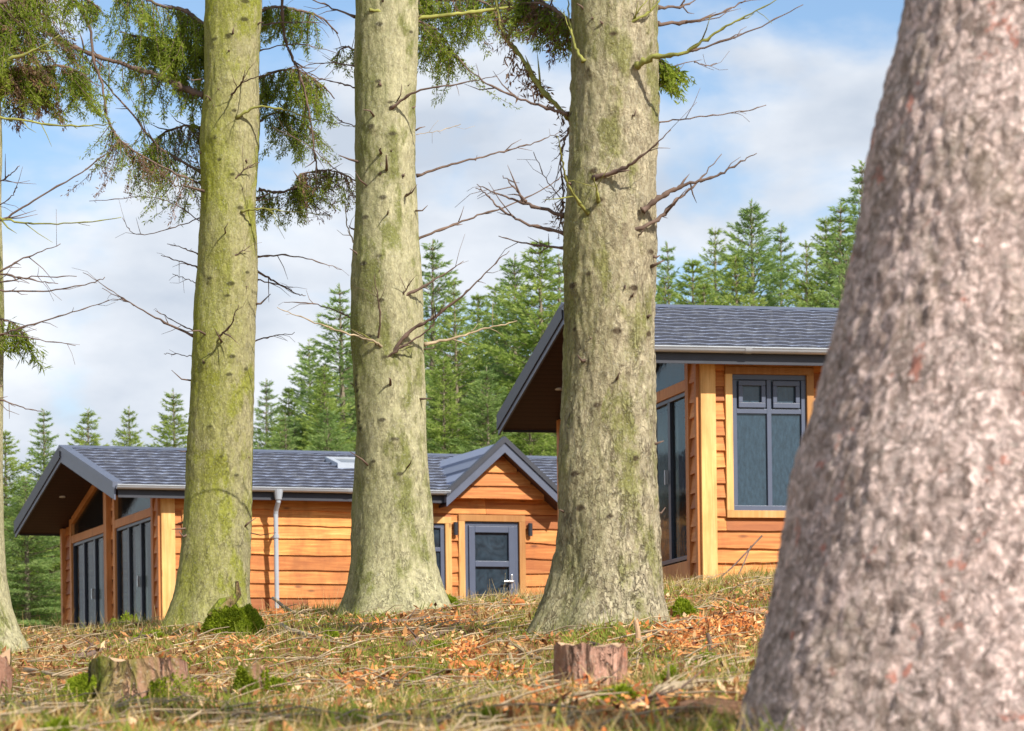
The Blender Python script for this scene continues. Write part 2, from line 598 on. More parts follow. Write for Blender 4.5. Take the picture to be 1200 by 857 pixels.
def litter(name, stops, trans=.15, rough=.8):
    m, t, b = newmat(name, rough, .2)
    v = attr(t)
    c = ramp(t, v, stops)
    t.links.new(c, b.inputs['Base Color'])
    tr = t.nodes.new('ShaderNodeBsdfTranslucent')
    t.links.new(c, tr.inputs['Color'])
    ms = t.nodes.new('ShaderNodeMixShader')
    ms.inputs[0].default_value = trans
    t.links.new(b.outputs[0], ms.inputs[1])
    t.links.new(tr.outputs[0], ms.inputs[2])
    t.links.new(ms.outputs[0], t.nodes['Material Output'].inputs['Surface'])
    return m


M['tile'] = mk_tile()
M['soffit'] = mk_soffit()
M['glass'] = mk_glass('glass', (.025, .04, .055), 1)
M['glass_frost'] = mk_glass('glass_frost', (.025, .048, .07), 1, True)
M['glass_clear'] = mk_glass('glass_clear', (.03, .03, .03), .32)
M['ground'] = mk_ground()
M['straw'] = litter('straw', [(0, (.26, .14, .045)), (.5, (.56, .39, .15)), (1, (.74, .60, .30))], .3)
M['green_grass'] = litter('green_grass', [(0, (.10, .14, .015)), (1, (.32, .36, .06))], .4)
M['leaf'] = litter('leaf', [(0, (.10, .045, .02)), (.45, (.38, .16, .06)), (.8, (.58, .30, .11)), (1, (.70, .50, .28))], .15)
M['chip'] = litter('chip', [(0, (.12, .04, .02)), (.3, (.38, .11, .03)), (.6, (.62, .20, .05)), (.85, (.70, .34, .11)), (1, (.76, .52, .26))], .05)
M['moss'] = litter('moss', [(0, (.12, .17, .012)), (.6, (.30, .38, .02)), (1, (.48, .54, .05))], .45)
M['stump_red'] = bark('stump_red', (.66, .40, .30), (.50, .20, .12), (.13, .08, .055), (.12, .13, .04), .35, 16, (-1, -.2), depth=.03, vstretch=.25, spots=(.60, .20, .10), crack=1.0, plates=.5)
M['stump_brown'] = bark('stump_brown', (.40, .22, .15), (.22, .11, .075), (.05, .03, .02), (.20, .28, .015), 1.0, 14, (-1, .6), depth=.03, vstretch=.3, crack=1.0)
M['cut_wood'] = wood('cut_wood', (.48, .30, .17), (.60, .42, .26), (.70, .54, .38), 'x', False)


# ------------------------------------------------------------------ ground
def make_ground():
    ys = list(np.arange(-6, 6, .5)) + list(np.arange(6, 40, .14)) + list(np.arange(40, 70, 1.0)) + [75, 85, 100, 130, 180, 260, 400, 600]
    us = sorted(set([-60, -30, -15, -8, -4, -2, -1.2, -.8, -.5, -.35, -.25] + list(np.round(np.arange(-.19, .19, .0035), 5)) + [.2, .25, .35, .5, .8, 1.2, 2, 4, 8, 15, 30, 60]))
    vs = []
    for y in ys:
        k = max(abs(y), 12.0)
        for u in us:
            x = u * k
            x = max(-500, min(500, x))
            vs.append((x, y, ground_z(x, y)))
    nu = len(us)
    fs = [(j * nu + i, j * nu + i + 1, (j + 1) * nu + i + 1, (j + 1) * nu + i) for j in range(len(ys) - 1) for i in range(nu - 1)]
    mb = MB()
    mb.add(vs, fs)
    o = mb.build('ground', M['ground'], smooth=True)
    tag(o, kind='structure')


make_ground()


# ------------------------------------------------------------------ cabins
PITCH = None


class Cabin:
    def __init__(self, name, label, loc, rz, W, length, L, e, eave, ridge):
        self.root = empty(name, loc, rz)
        tag(self.root, label, 'cabin')
        self.W, self.len, self.L, self.e = W, length, L, e
        self.eave, self.ridge = eave, ridge           # top of tiles at the eave edge and at the ridge
        self.slope = (ridge - eave) / (W / 2 + e)
        self.th = .16                                  # roof thickness

    def top(self, y):
        yy = min(y, self.W - y)
        return self.eave + self.slope * (yy + self.e)

    # mapping (s along wall, d outward, z up)
    def front(self, s, d, z):
        return (s, -d, z)

    def gable(self, s, d, z):
        return (-d, s, z)

    def boards(self, T, s0, s1, z0, z1, holes, mat, name='wall', ztop=None, pitch=.205, seed=0):
        mb = MB()
        rr = random.Random(seed)
        z = z0
        while z < z1 - .01:
            zt = min(z + pitch * rr.uniform(.86, 1.14), z1)
            if z1 - zt < .06:
                zt = z1
            z_lo, z_hi = z, zt
            ivs = [(s0, s1, z_lo, z_hi)]
            for (a, b, c, d) in holes:
                if z_hi > c + .02 and z_lo < d - .02:
                    nxt = []
                    for (p, q, u0, u1) in ivs:
                        if b <= p or a >= q:
                            nxt.append((p, q, u0, u1))
                        else:
                            if a - p > .01:
                                nxt.append((p, a, u0, u1))
                            if q - b > .01:
                                nxt.append((b, q, u0, u1))
                            if c - u0 > .015:
                                nxt.append((max(a, p), min(b, q), u0, c))
                            if u1 - d > .015:
                                nxt.append((max(a, p), min(b, q), d - .02, u1))
                    ivs = nxt
            for (p, q, z, zt) in ivs:
                if ztop:
                    p, q = ztop(p, q, (z + zt) / 2)
                    if q - p < .03:
                        continue
                # long runs are two or three boards butted together
                cuts = [p]
                while q - cuts[-1] > 3.6:
                    cuts.append(cuts[-1] + rr.uniform(1.8, 3.2))
                cuts.append(q)
                for p0, q0 in zip(cuts[:-1], cuts[1:]):
                    var = min(1, max(0, rr.gauss(.5, .32)))
                    ph = rr.uniform(0, 50)
                    amp = rr.choice([.006, .010, .018, .030])
                    n = max(1, int((q0 - p0) / .08))
                    vs, fs = [], []
                    for i in range(n + 1):
                        s = p0 + .002 + (q0 - p0 - .004) * i / n
                        wv = amp * (noise.noise(Vector((s * 1.3 + ph, ph, z))) * 1.6 + .5 * noise.noise(Vector((s * 5 + ph, 2, z))))
                        zb = z + wv - .012
                        vs += [T(s, .010, zt + .02), T(s, .048, zb), T(s, -.09, zb), T(s, -.09, zt + .02)]
                    for i in range(n):
                        a = i * 4
                        for k in range(4):
                            fs.append((a + k, a + (k + 1) % 4, a + 4 + (k + 1) % 4, a + 4 + k))
                    fs += [(0, 1, 2, 3), (n * 4, n * 4 + 1, n * 4 + 2, n * 4 + 3)]
                    mb.add(vs, fs, var)
            z = z_hi
        return mb.build(name, mat, self.root)

    def trim(self, T, a, b, c, d, w=.10, sides='tlbr', mat='trim', name='window_trim', dep=.07):
        mb = MB()
        if 't' in sides:
            mb.box(a, b, -.02, dep, d - w, d, random.random(), T)
        zt = d - w if 't' in sides else d
        zb = c + w if 'b' in sides else c
        if 'b' in sides:
            mb.box(a, b, -.02, dep, c, c + w, random.random(), T)
        if 'l' in sides:
            mb.box(a, a + w, -.02, dep - .003, zb, zt, random.random(), T)
        if 'r' in sides:
            mb.box(b - w, b, -.02, dep - .003, zb, zt, random.random(), T)
        return mb.build(name, M[mat], self.root, bevel=.004)

    def roof(self, dormer=None):
        W, e, L, ln, th = self.W, self.e, self.L, self.len, self.th
        root = self.root
        half = W / 2 + e
        for side in (0, 1):
            def yy(t):
                return (-e + t) if side == 0 else (W + e - t)
            # slab (soffit seen from below)
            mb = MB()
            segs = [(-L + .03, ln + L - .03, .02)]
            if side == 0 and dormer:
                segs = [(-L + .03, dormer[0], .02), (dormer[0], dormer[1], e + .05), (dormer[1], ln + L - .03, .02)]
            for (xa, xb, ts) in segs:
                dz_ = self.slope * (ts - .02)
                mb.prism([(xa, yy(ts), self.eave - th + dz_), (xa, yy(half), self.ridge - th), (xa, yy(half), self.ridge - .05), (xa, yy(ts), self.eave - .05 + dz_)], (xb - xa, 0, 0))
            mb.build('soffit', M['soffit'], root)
            # tiles
            mb = MB()
            nc = 12
            tw = .33
            rr = random.Random(5 + side)
            for k in range(nc):
                t0 = half * k / nc
                t1 = half * (k + 1) / nc + .02
                off = (k % 2) * tw / 2 + .06 * (k % 3)
                step = tw / 6
                n = int((ln + 2 * L) / step)
                vs, fs, va = [], [], []
                lastv = .5
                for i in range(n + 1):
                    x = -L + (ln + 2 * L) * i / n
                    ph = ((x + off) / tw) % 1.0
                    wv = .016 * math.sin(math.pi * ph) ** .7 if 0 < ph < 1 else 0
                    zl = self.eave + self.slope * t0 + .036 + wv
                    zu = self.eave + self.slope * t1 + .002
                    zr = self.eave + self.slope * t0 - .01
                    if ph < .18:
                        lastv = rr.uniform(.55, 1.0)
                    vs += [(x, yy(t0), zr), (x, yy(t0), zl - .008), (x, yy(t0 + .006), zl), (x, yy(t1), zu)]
                    va += [0, 0, lastv * (.75 if ph < .17 else 1), lastv * .8]  # shade under each tile nose put into the colour: dark risers, light tops
                for i in range(n):
                    a = i * 4
                    xm = vs[a][0]
                    if k == 0 and side == 0 and dormer and dormer[0] < xm < dormer[1]:
                        continue
                    fs += [(a + q, a + 4 + q, a + 5 + q, a + 1 + q) for q in range(3)]
                mb.add(vs, fs, va)
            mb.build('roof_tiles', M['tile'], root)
            # fascia board and gutter along the eave
            s = -1 if side == 0 else 1
            yb = -e if side == 0 else W + e
            gaps = [(-L, ln + L)]
            if side == 0 and dormer:
                gaps = [(-L, dormer[0]), (dormer[1], ln + L)]
            for (x0, x1) in gaps:
                mb = MB()
                mb.box(x0 + .04, x1 - .04, min(yb, yb + s * .02), max(yb, yb + s * .02), self.eave - .19, self.eave - .005)
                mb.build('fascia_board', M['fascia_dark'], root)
                mb = MB()
                r = .062
                n = 10
                yc = yb + s * (r + .012 + .02)
                zc = self.eave - .015
                vs, fs = [], []
                xs = np.arange(x0, x1 + .01, 1.2).tolist()
                xs[-1] = x1
                for x in xs:
                    for q in range(n + 1):
                        a = math.pi + math.pi * q / n
                        vs.append((x, yc + math.cos(a) * r, zc + math.sin(a) * r * .95))
                    for q in range(n, -1, -1):
                        a = math.pi + math.pi * q / n
                        vs.append((x, yc + math.cos(a) * (r - .008), zc + math.sin(a) * (r - .008) * .95))
                m2 = 2 * (n + 1)
                for i in range(len(xs) - 1):
                    for q in range(m2):
                        fs.append((i * m2 + q, i * m2 + (q + 1) % m2, (i + 1) * m2 + (q + 1) % m2, (i + 1) * m2 + q))
                fs.append(tuple(range(n + 1)))
                fs.append(tuple(range((len(xs) - 1) * m2, (len(xs) - 1) * m2 + n + 1)))
                mb.add(vs, fs)
                # rim bead and joint brackets
                mb.tube([(x0, yc + s * r, zc), (x1, yc + s * r, zc)], .011, 6)
                for x in xs[1:-1:2]:
                    vs, fs = [], []
                    for xx in (x - .04, x + .04):
                        for q in range(n + 1):
                            a = math.pi + math.pi * q / n
                            vs.append((xx, yc + math.cos(a) * (r + .006), zc + math.sin(a) * (r + .006) * .95))
                    for q in range(n):
                        fs.append((q, q + 1, n + 2 + q, n + 1 + q))
                    mb.add(vs, fs)
                mb.build('gutter', M['gutter'], root, smooth=False)
        # barge boards on both gable ends, dark cap over them
        for xe, sx in ((-L, -1), (ln + L, 1)):
            for side in (0, 1):
                yo = -e - .03 if side == 0 else W + e + .03
                zo = self.eave - self.slope * .03
                mb = MB()
                x0 = xe
                zs_ = -.035 if side == 0 else -th + .01
                mb.prism([(x0, yo, zo - th - .06), (x0, W / 2, self.ridge - th - .06), (x0, W / 2, self.ridge + zs_), (x0, yo, zo + zs_)], (sx * .025, 0, 0))
                mb.build('barge_board', M['fascia'], root)
                mb = MB()
                mb.prism([(x0 - sx * .10, yo, zo + zs_), (x0 - sx * .10, W / 2, self.ridge + zs_), (x0 - sx * .10, W / 2, self.ridge + .05), (x0 - sx * .10, yo, zo + .05)], (sx * .145, 0, 0))
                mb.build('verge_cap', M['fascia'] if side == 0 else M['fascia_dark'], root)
        mb = MB()
        mb.prism([(-L - .05, W / 2 - .13, self.ridge + .0), (-L - .05, W / 2, self.ridge + .055), (-L - .05, W / 2 + .13, self.ridge + .0), (-L - .05, W / 2, self.ridge - .01)], (ln + 2 * L + .1, 0, 0))
        mb.build('ridge_cap', M['fascia'], root)

    def panes(self, T, name, a, b, c, d, mulls=(), trans=(), fw=.07, glass='glass', parent=None, dep=.03, fmat='frame', handle=False):
        """framed glazing between s=a..b and z=c..d"""
        fr = MB()
        fr.box(a, b, -.04, dep, d - fw, d, .5, T)
        fr.box(a, b, -.04, dep, c, c + fw, .5, T)
        fr.box(a, a + fw, -.04, dep - .002, c + fw, d - fw, .5, T)
        fr.box(b - fw, b, -.04, dep - .002, c + fw, d - fw, .5, T)
        for s in mulls:
            fr.box(s - fw * .45, s + fw * .45, -.035, dep - .004, c + fw, d - fw, .5, T)
        for z in trans:
            fr.box(a + fw, b - fw, -.035, dep - .006, z - fw * .45, z + fw * .45, .5, T)
        o = fr.build(name, M[fmat], parent or self.root, bevel=.004)
        g = MB()
        g.box(a + fw * .5, b - fw * .5, -.012, -.004, c + fw * .5, d - fw * .5, .5, T)
        g.build('pane', M[glass], o)
        return o

    def gable_front(self, curtains):
        """glazed gable end: two tall glazed openings, head beams, raking top lights, posts"""
        T = self.gable
        W = self.W
        under = lambda s: self.top(s) - self.th - .01
        # cladding strips
        def full(a, b, seed):
            mb_top = min(under(a), under(b))
            self.boards(T, a, b, -.45, mb_top, [], M['clad_y'], 'wall', seed=seed)
        full(.0, .36, 1)
        full(3.05, 3.58, 2)
        full(W - .52, W, 3)
        # corner and centre posts
        mb = MB()
        mb.box(-.03, .055, .02, .075, -.5, under(0) + .0, .3, T)
        mb.build('corner_post', M['trim_dark'], self.root, bevel=.005)
        mb = MB()
        mb.box(W - .10, W + .03, .02, .10, -.5, under(W) + .0, .5, T)
        mb.build('corner_post', M['trim_dark'], self.root, bevel=.005)
        mb = MB()
        mb.box(3.25, 3.36, .03, .12, -.5, under(3.2) - .02, .6, T)
        mb.build('centre_post', M['trim_dark'], self.root, bevel=.005)
        zb0, zb1 = 1.97, 2.10
        for (a, b) in ((.36, 3.05), (3.58, W - .52)):
            mb = MB()
            mb.box(a, a + .13, -.03, .06, -.45, under(a) - .01, .3, T)
            mb.box(b - .13, b, -.03, .06, -.45, under(b) - .01, .6, T)
            mb.box(a + .13, b - .13, -.03, .055, zb0, zb1, .5, T)
            mb.box(a + .13, b - .13, -.03, .055, -.45, -.02, .4, T)
            # raking trim under the soffit
            za, zc = under(a + .13), under(b - .13)
            q = [T(a + .13, -.03, za - .13), T(b - .13, -.03, zc - .13), T(b - .13, -.03, zc - .01), T(a + .13, -.03, za - .01)]
            off = Vector(T(0, .08, 0)) - Vector(T(0, 0, 0))
            mb.prism(q, off, .5)
            mb.build('door_frame', M['trim_dark'], self.root, bevel=.004)
            # raking top light
            g = MB()
            q = [T(a + .13, -.01, zb1), T(b - .13, -.01, zb1), T(b - .13, -.01, zc - .12), T(a + .13, -.01, max(zb1 + .01, za - .12))]
            g.prism(q, off * .1, .5)
            g.build('top_light', M['glass_clear'], self.root)
            # framed doors in four leaves
            a1, b1 = a + .13, b - .13
            w4 = (b1 - a1) / 3
            for k in range(3):
                dd = self.panes(T, 'glazed_door', a1 + k * w4, a1 + (k + 1) * w4, 0.0, zb0, fw=.05, glass='glass_clear', dep=.03, fmat='frame_dark')
                if k == 1:
                    h = MB()
                    h.box(a1 + k * w4 + .03, a1 + k * w4 + .06, .035, .075, .95, 1.12, .5, T)
                    h.build('handle', M['metal'], dd)
        # interior shell so the glass shows a room, with curtains
        mb = MB()
        mb.box(.15, self.len - .2, .12, self.W - .12, -.06, 0.0)
        mb.box(3.4, 3.5, .12, self.W - .12, 0.0, 2.3)
        mb.build('floor', M['interior'], self.root)
        for (y0, y1) in curtains:
            mb = MB()
            n = int((y1 - y0) / .03)
            vs, fs = [], []
            for i in range(n + 1):
                y = y0 + (y1 - y0) * i / n
                x = .22 + .035 * math.sin(y * 42) + .012 * math.sin(y * 97)
                vs += [(x, y, .03), (x, y, 1.93), (x + .008, y, 1.93), (x + .008, y, .03)]
            for i in range(n):
                a = i * 4
                for k in range(4):
                    fs.append((a + k, a + (k + 1) % 4, a + 4 + (k + 1) % 4, a + 4 + k))
            mb.add(vs, fs)
            mb.build('curtain', M['curtain'], self.root, smooth=True)

    def body(self):
        """back wall and far gable, plain cladding"""
        W, ln = self.W, self.len
        self.boards(lambda s, d, z: (s, W + d, z), 0, ln, -.45, self.top(0) - self.th, [], M['clad'], 'wall', seed=21)
        self.boards(lambda s, d, z: (ln + d, s, z), 0, W, -.45, self.ridge - self.th - .1, [], M['clad_y'], 'wall', seed=22,
                    ztop=lambda p, q, z: (max(p, (z - self.eave + self.th) / self.slope - self.e), min(q, W - ((z - self.eave + self.th) / self.slope - self.e))))


# --- left cabin
fl = 2.30
cz = Cabin('timber_cabin', 'long low timber cabin with a small entrance gable, a downpipe and a skylight', (-5.277, 50.55, fl), math.radians(19.7), 6.8, 11.5, .78, .30, 2.36, 3.27)
cz.roof(dormer=(4.42, 6.22))
cz.gable_front([(.7, 1.25), (1.75, 2.5), (3.9, 4.4), (4.9, 5.35)])
cz.body()
hwall = cz.top(0) - cz.th
wins = [(.295, 1.30, .75, 1.95), (2.986, 4.556, .75, 1.98), (4.674, 5.769, -.2, 2.02)]
cz.boards(cz.front, .18, cz.len, -.45, hwall, wins, M['clad'], 'wall', seed=4, pitch=.215)
mb = MB()
mb.box(-.03, .18, -.02, .075, -.5, hwall, .8, cz.front)
mb.build('corner_post', M['trim'], cz.root, bevel=.005)
cz.trim(cz.front, *wins[0])
cz.panes(cz.front, 'window', .395, 1.20, .85, 1.85, mulls=(.8,), trans=(1.5,))
cz.trim(cz.front, *wins[1])
cz.panes(cz.front, 'window', 3.086, 4.456, .85, 1.88, mulls=(3.54, 4.0), trans=(1.48,))
cz.trim(cz.front, *wins[2], sides='tlr', name='door_trim')
# door: outer frame, leaf, glass, rails, handle
door = cz.panes(cz.front, 'door', 4.778, 5.665, -.05, 1.915, fw=.06, dep=.02)
lf = MB()
a, b, c, d = 4.845, 5.598, .02, 1.85
for bx in ((a, a + .10, c, d), (b - .10, b, c, d), (a + .10, b - .10, d - .10, d), (a + .10, b - .10, c, c + .12), (a + .10, b - .10, 1.22, 1.31), (a + .10, b - .10, .62, .72)):
    lf.box(bx[0], bx[1], .0, .045, bx[2], bx[3], .5, cz.front)
lf.build('door_leaf', M['frame'], door, bevel=.006)
h = MB()
h.box(b - .075, b - .045, .045, .062, .88, 1.10, .5, cz.front)
h.box(b - .20, b - .04, .07, .09, .98, 1.005, .5, cz.front)
h.build('handle', M['metal'], door, bevel=.004)
# wall lights either side of the door
for s in (4.615, 5.84):
    lb = MB()
    lb.tube([cz.front(s, .09, 1.70), cz.front(s, .09, 1.90)], .036, 14)
    lb.box(s - .02, s + .02, .03, .07, 1.77, 1.83, .5, cz.front)
    lb.build('wall_light', M['light_box'], cz.root, smooth=False)
# entrance gable
dx0, dx1, dxc = 4.42, 6.22, 5.32
dze, dzr = 2.33, 3.13
dsl = (dzr - dze) / (dxc - dx0)
yf = -.40


def main_y(z):          # depth at which the main roof reaches height z
    return max(-.25, (z - cz.eave) / cz.slope - cz.e)


for side in (0, 1):
    xo = dx0 - .06 if side == 0 else dx1 + .06
    zo = dze - dsl * .06
    mb = MB()
    # roof plane: wedge from the front edge back to the main roof
    yr = main_y(dzr) + .3
    ye = main_y(zo) + .3
    vs = [(xo, yf, zo), (dxc, yf, dzr), (dxc, yr, dzr), (xo, ye, zo), (xo, yf, zo - .10), (dxc, yf, dzr - .10), (dxc, yr, dzr - .10), (xo, ye, zo - .10)]
    mb.add(vs, [(0, 1, 2, 3), (4, 5, 6, 7), (0, 1, 5, 4), (1, 2, 6, 5), (2, 3, 7, 6), (3, 0, 4, 7)])
    nc = 4
    for k in range(nc):
        t0, t1 = k / nc, (k + 1) / nc
        xa, za = xo + (dxc - xo) * t0, zo + (dzr - zo) * t0
        xb, zb = xo + (dxc - xo) * t1, zo + (dzr - zo) * t1
        sg = -1 if side == 0 else 1
        vs = [(xa, yf + .1, za + .0), (xa, yf + .1, za + .045), (xb, yf + .1, zb + .006), (xa, main_y(za) + .2, za + .0), (xa, main_y(za) + .2, za + .045), (xb, main_y(zb) + .2, zb + .006)]
        mb.add(vs, [(0, 1, 4, 3), (1, 2, 5, 4), (0, 2, 1), (3, 4, 5)], .35 + .2 * (k % 2))
    mb.build('gable_roof', M['tile'], cz.root)
    mb = MB()
    mb.prism([(xo, yf, zo - .17), (dxc, yf, dzr - .17), (dxc, yf, dzr - .02), (xo, yf, zo - .02)], (0, -.025, 0))
    mb.build('barge_board', M['gutter'] if False else M['fascia'], cz.root)
    mb = MB()
    mb.prism([(xo, yf + .12, zo - .02), (dxc, yf + .12, dzr - .02), (dxc, yf + .12, dzr + .075), (xo, yf + .12, zo + .075)], (0, -.17, 0))
    mb.build('verge_cap', M['fascia_dark'], cz.root)
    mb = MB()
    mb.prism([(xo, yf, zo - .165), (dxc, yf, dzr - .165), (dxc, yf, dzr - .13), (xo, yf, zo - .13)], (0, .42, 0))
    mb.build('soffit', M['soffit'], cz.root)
cz.boards(lambda s_, d_, z_: (s_, -d_ - (.17 if d_ > 0 else 0), z_), 4.42, 6.22, hwall, dzr - .14, [], M['clad'], 'gable_wall', seed=9,
          ztop=lambda p, q, z: (dxc - (dzr - .12 - z) / dsl, dxc + (dzr - .12 - z) / dsl))
mb = MB()
mb.tube([(4.33, main_y(2.5) - .1, 2.43), (4.33, main_y(2.5) + .5, 2.60), (4.40, main_y(3.0), 3.05)], .035, 8)
mb.build('valley_flashing', M['gutter'], cz.root)
# downpipe
mb = MB()
s = 1.70
yg = -cz.e - .095
mb.tube([(s, yg, cz.eave - .04), (s, yg, cz.eave - .19)], [.075, .05], 12)
mb.tube([(s, yg, cz.eave - .17), (s, yg, cz.eave - .22), (s - .01, yg + .10, cz.eave - .34), (s - .01, yg + .12, cz.eave - .40), (s - .01, yg + .12, -.45)], .036, 12)
for zz in (1.6, .42):
    mb.tube([(s - .01, yg + .12, zz), (s - .01, yg + .12, zz + .05)], .048, 12)
    mb.box(s - .03, s + .01, yg + .13, -.03, zz + .01, zz + .04)
mb.build('downpipe', M['gutter'], cz.root, smooth=False)
# skylight
mb = MB()
sx0, sx1, t0, t1 = 3.3, 4.15, 2.1, 2.8


def rt(x, t, h):
    return (x, -cz.e + t, cz.eave + cz.slope * t + h)


for (xa, xb, ta, tb) in ((sx0, sx1, t0, t0 + .09), (sx0, sx1, t1 - .09, t1), (sx0, sx0 + .09, t0 + .09, t1 - .09), (sx1 - .09, sx1, t0 + .09, t1 - .09)):
    mb.add([rt(x, t, hh) for hh in (.0, .09) for t in (ta, tb) for x in (xa, xb)], [(0, 1, 3, 2), (4, 6, 7, 5), (0, 4, 5, 1), (2, 3, 7, 6), (0, 2, 6, 4), (1, 5, 7, 3)])
skl = mb.build('skylight', M['gutter'], cz.root)
mb = MB()
mb.add([rt(x, t, hh) for hh in (.06, .075) for t in (t0 + .05, t1 - .05) for x in (sx0 + .05, sx1 - .05)], [(0, 1, 3, 2), (4, 6, 7, 5), (0, 4, 5, 1), (2, 3, 7, 6), (0, 2, 6, 4), (1, 5, 7, 3)])
mb.build('pane', M['glass'], skl)
# soffit downlights in the gable overhang
for (x, y) in ((-.40, 2.3), (-.40, 5.2)):
    mb = MB()
    z = cz.top(y) - cz.th
    mb.tube([(x, y, z + .01), (x, y, z - .015)], .05, 12)
    mb.build('downlight', M['bulb'], cz.root)

# --- right cabin
fr_ = 2.72
cr = Cabin('raised_timber_cabin', 'nearer timber cabin with a blue framed window beside the huge foreground trunk', (2.187, 39.0, fr_), math.radians(13.2), 6.55, 8.5, .79, .40, 2.36, 3.34)
cr.roof()
cr.gable_front([(.65, 1.2), (1.6, 2.6), (4.0, 5.0)])
cr.body()
hw = cr.top(0) - cr.th
wins = [(.272, 1.345, .44, 2.19), (3.2, 4.4, .44, 2.19)]
cr.boards(cr.front, .145, cr.len, -.45, hw, wins, M['clad'], 'wall', seed=14, pitch=.20)
mb = MB()
mb.box(-.03, .15, -.02, .075, -.5, hw - .01, .9, cr.front)
mb.build('corner_post', M['trim'], cr.root, bevel=.005)
for (a, b, c, d) in wins:
    cr.trim(cr.front, a, b, c, d, w=.085)
    wn = cr.panes(cr.front, 'window', a + .085, b - .085, c + .085, d - .085, mulls=((a + b) / 2,), trans=(d - .51,), fw=.06, glass='glass_frost')
    for (p, q) in ((a + .165, (a + b) / 2 - .045), ((a + b) / 2 + .045, b - .165)):
        sh = MB()
        z0, z1 = d - .47, d - .155
        for bx in ((p, q, z1 - .06, z1), (p, q, z0, z0 + .06), (p, p + .05, z0 + .06, z1 - .06), (q - .05, q, z0 + .06, z1 - .06)):
            sh.box(bx[0], bx[1], .0, .045, bx[2], bx[3], .5, cr.front)
        sh.build('vent_sash', M['frame'], wn, bevel=.005)
for (x, y) in ((-.33, 2.3), (-.33, 5.5)):
    mb = MB()
    z = cr.top(y) - cr.th
    mb.tube([(x, y, z + .01), (x, y, z - .015)], .05, 12)
    mb.build('downlight', M['bulb'], cr.root)


# ------------------------------------------------------------------ large spruce trunks
def sm(pts, n=6):
    """smooth polyline through points (Catmull-Rom)"""
    pts = [Vector(p) for p in pts]
    if len(pts) < 3:
        return [pts[0].lerp(pts[-1], i / n) for i in range(n + 1)]
    ext = [pts[0] * 2 - pts[1]] + pts + [pts[-1] * 2 - pts[-2]]
    res = []
    for i in range(1, len(ext) - 2):
        p0, p1, p2, p3 = ext[i - 1:i + 3]
        for k in range(n):
            t = k / n
            res.append(.5 * ((2 * p1) + (p2 - p0) * t + (2 * p0 - 5 * p1 + 4 * p2 - p3) * t * t + (3 * p1 - p0 - 3 * p2 + p3) * t ** 3))
    res.append(pts[-1])
    return res


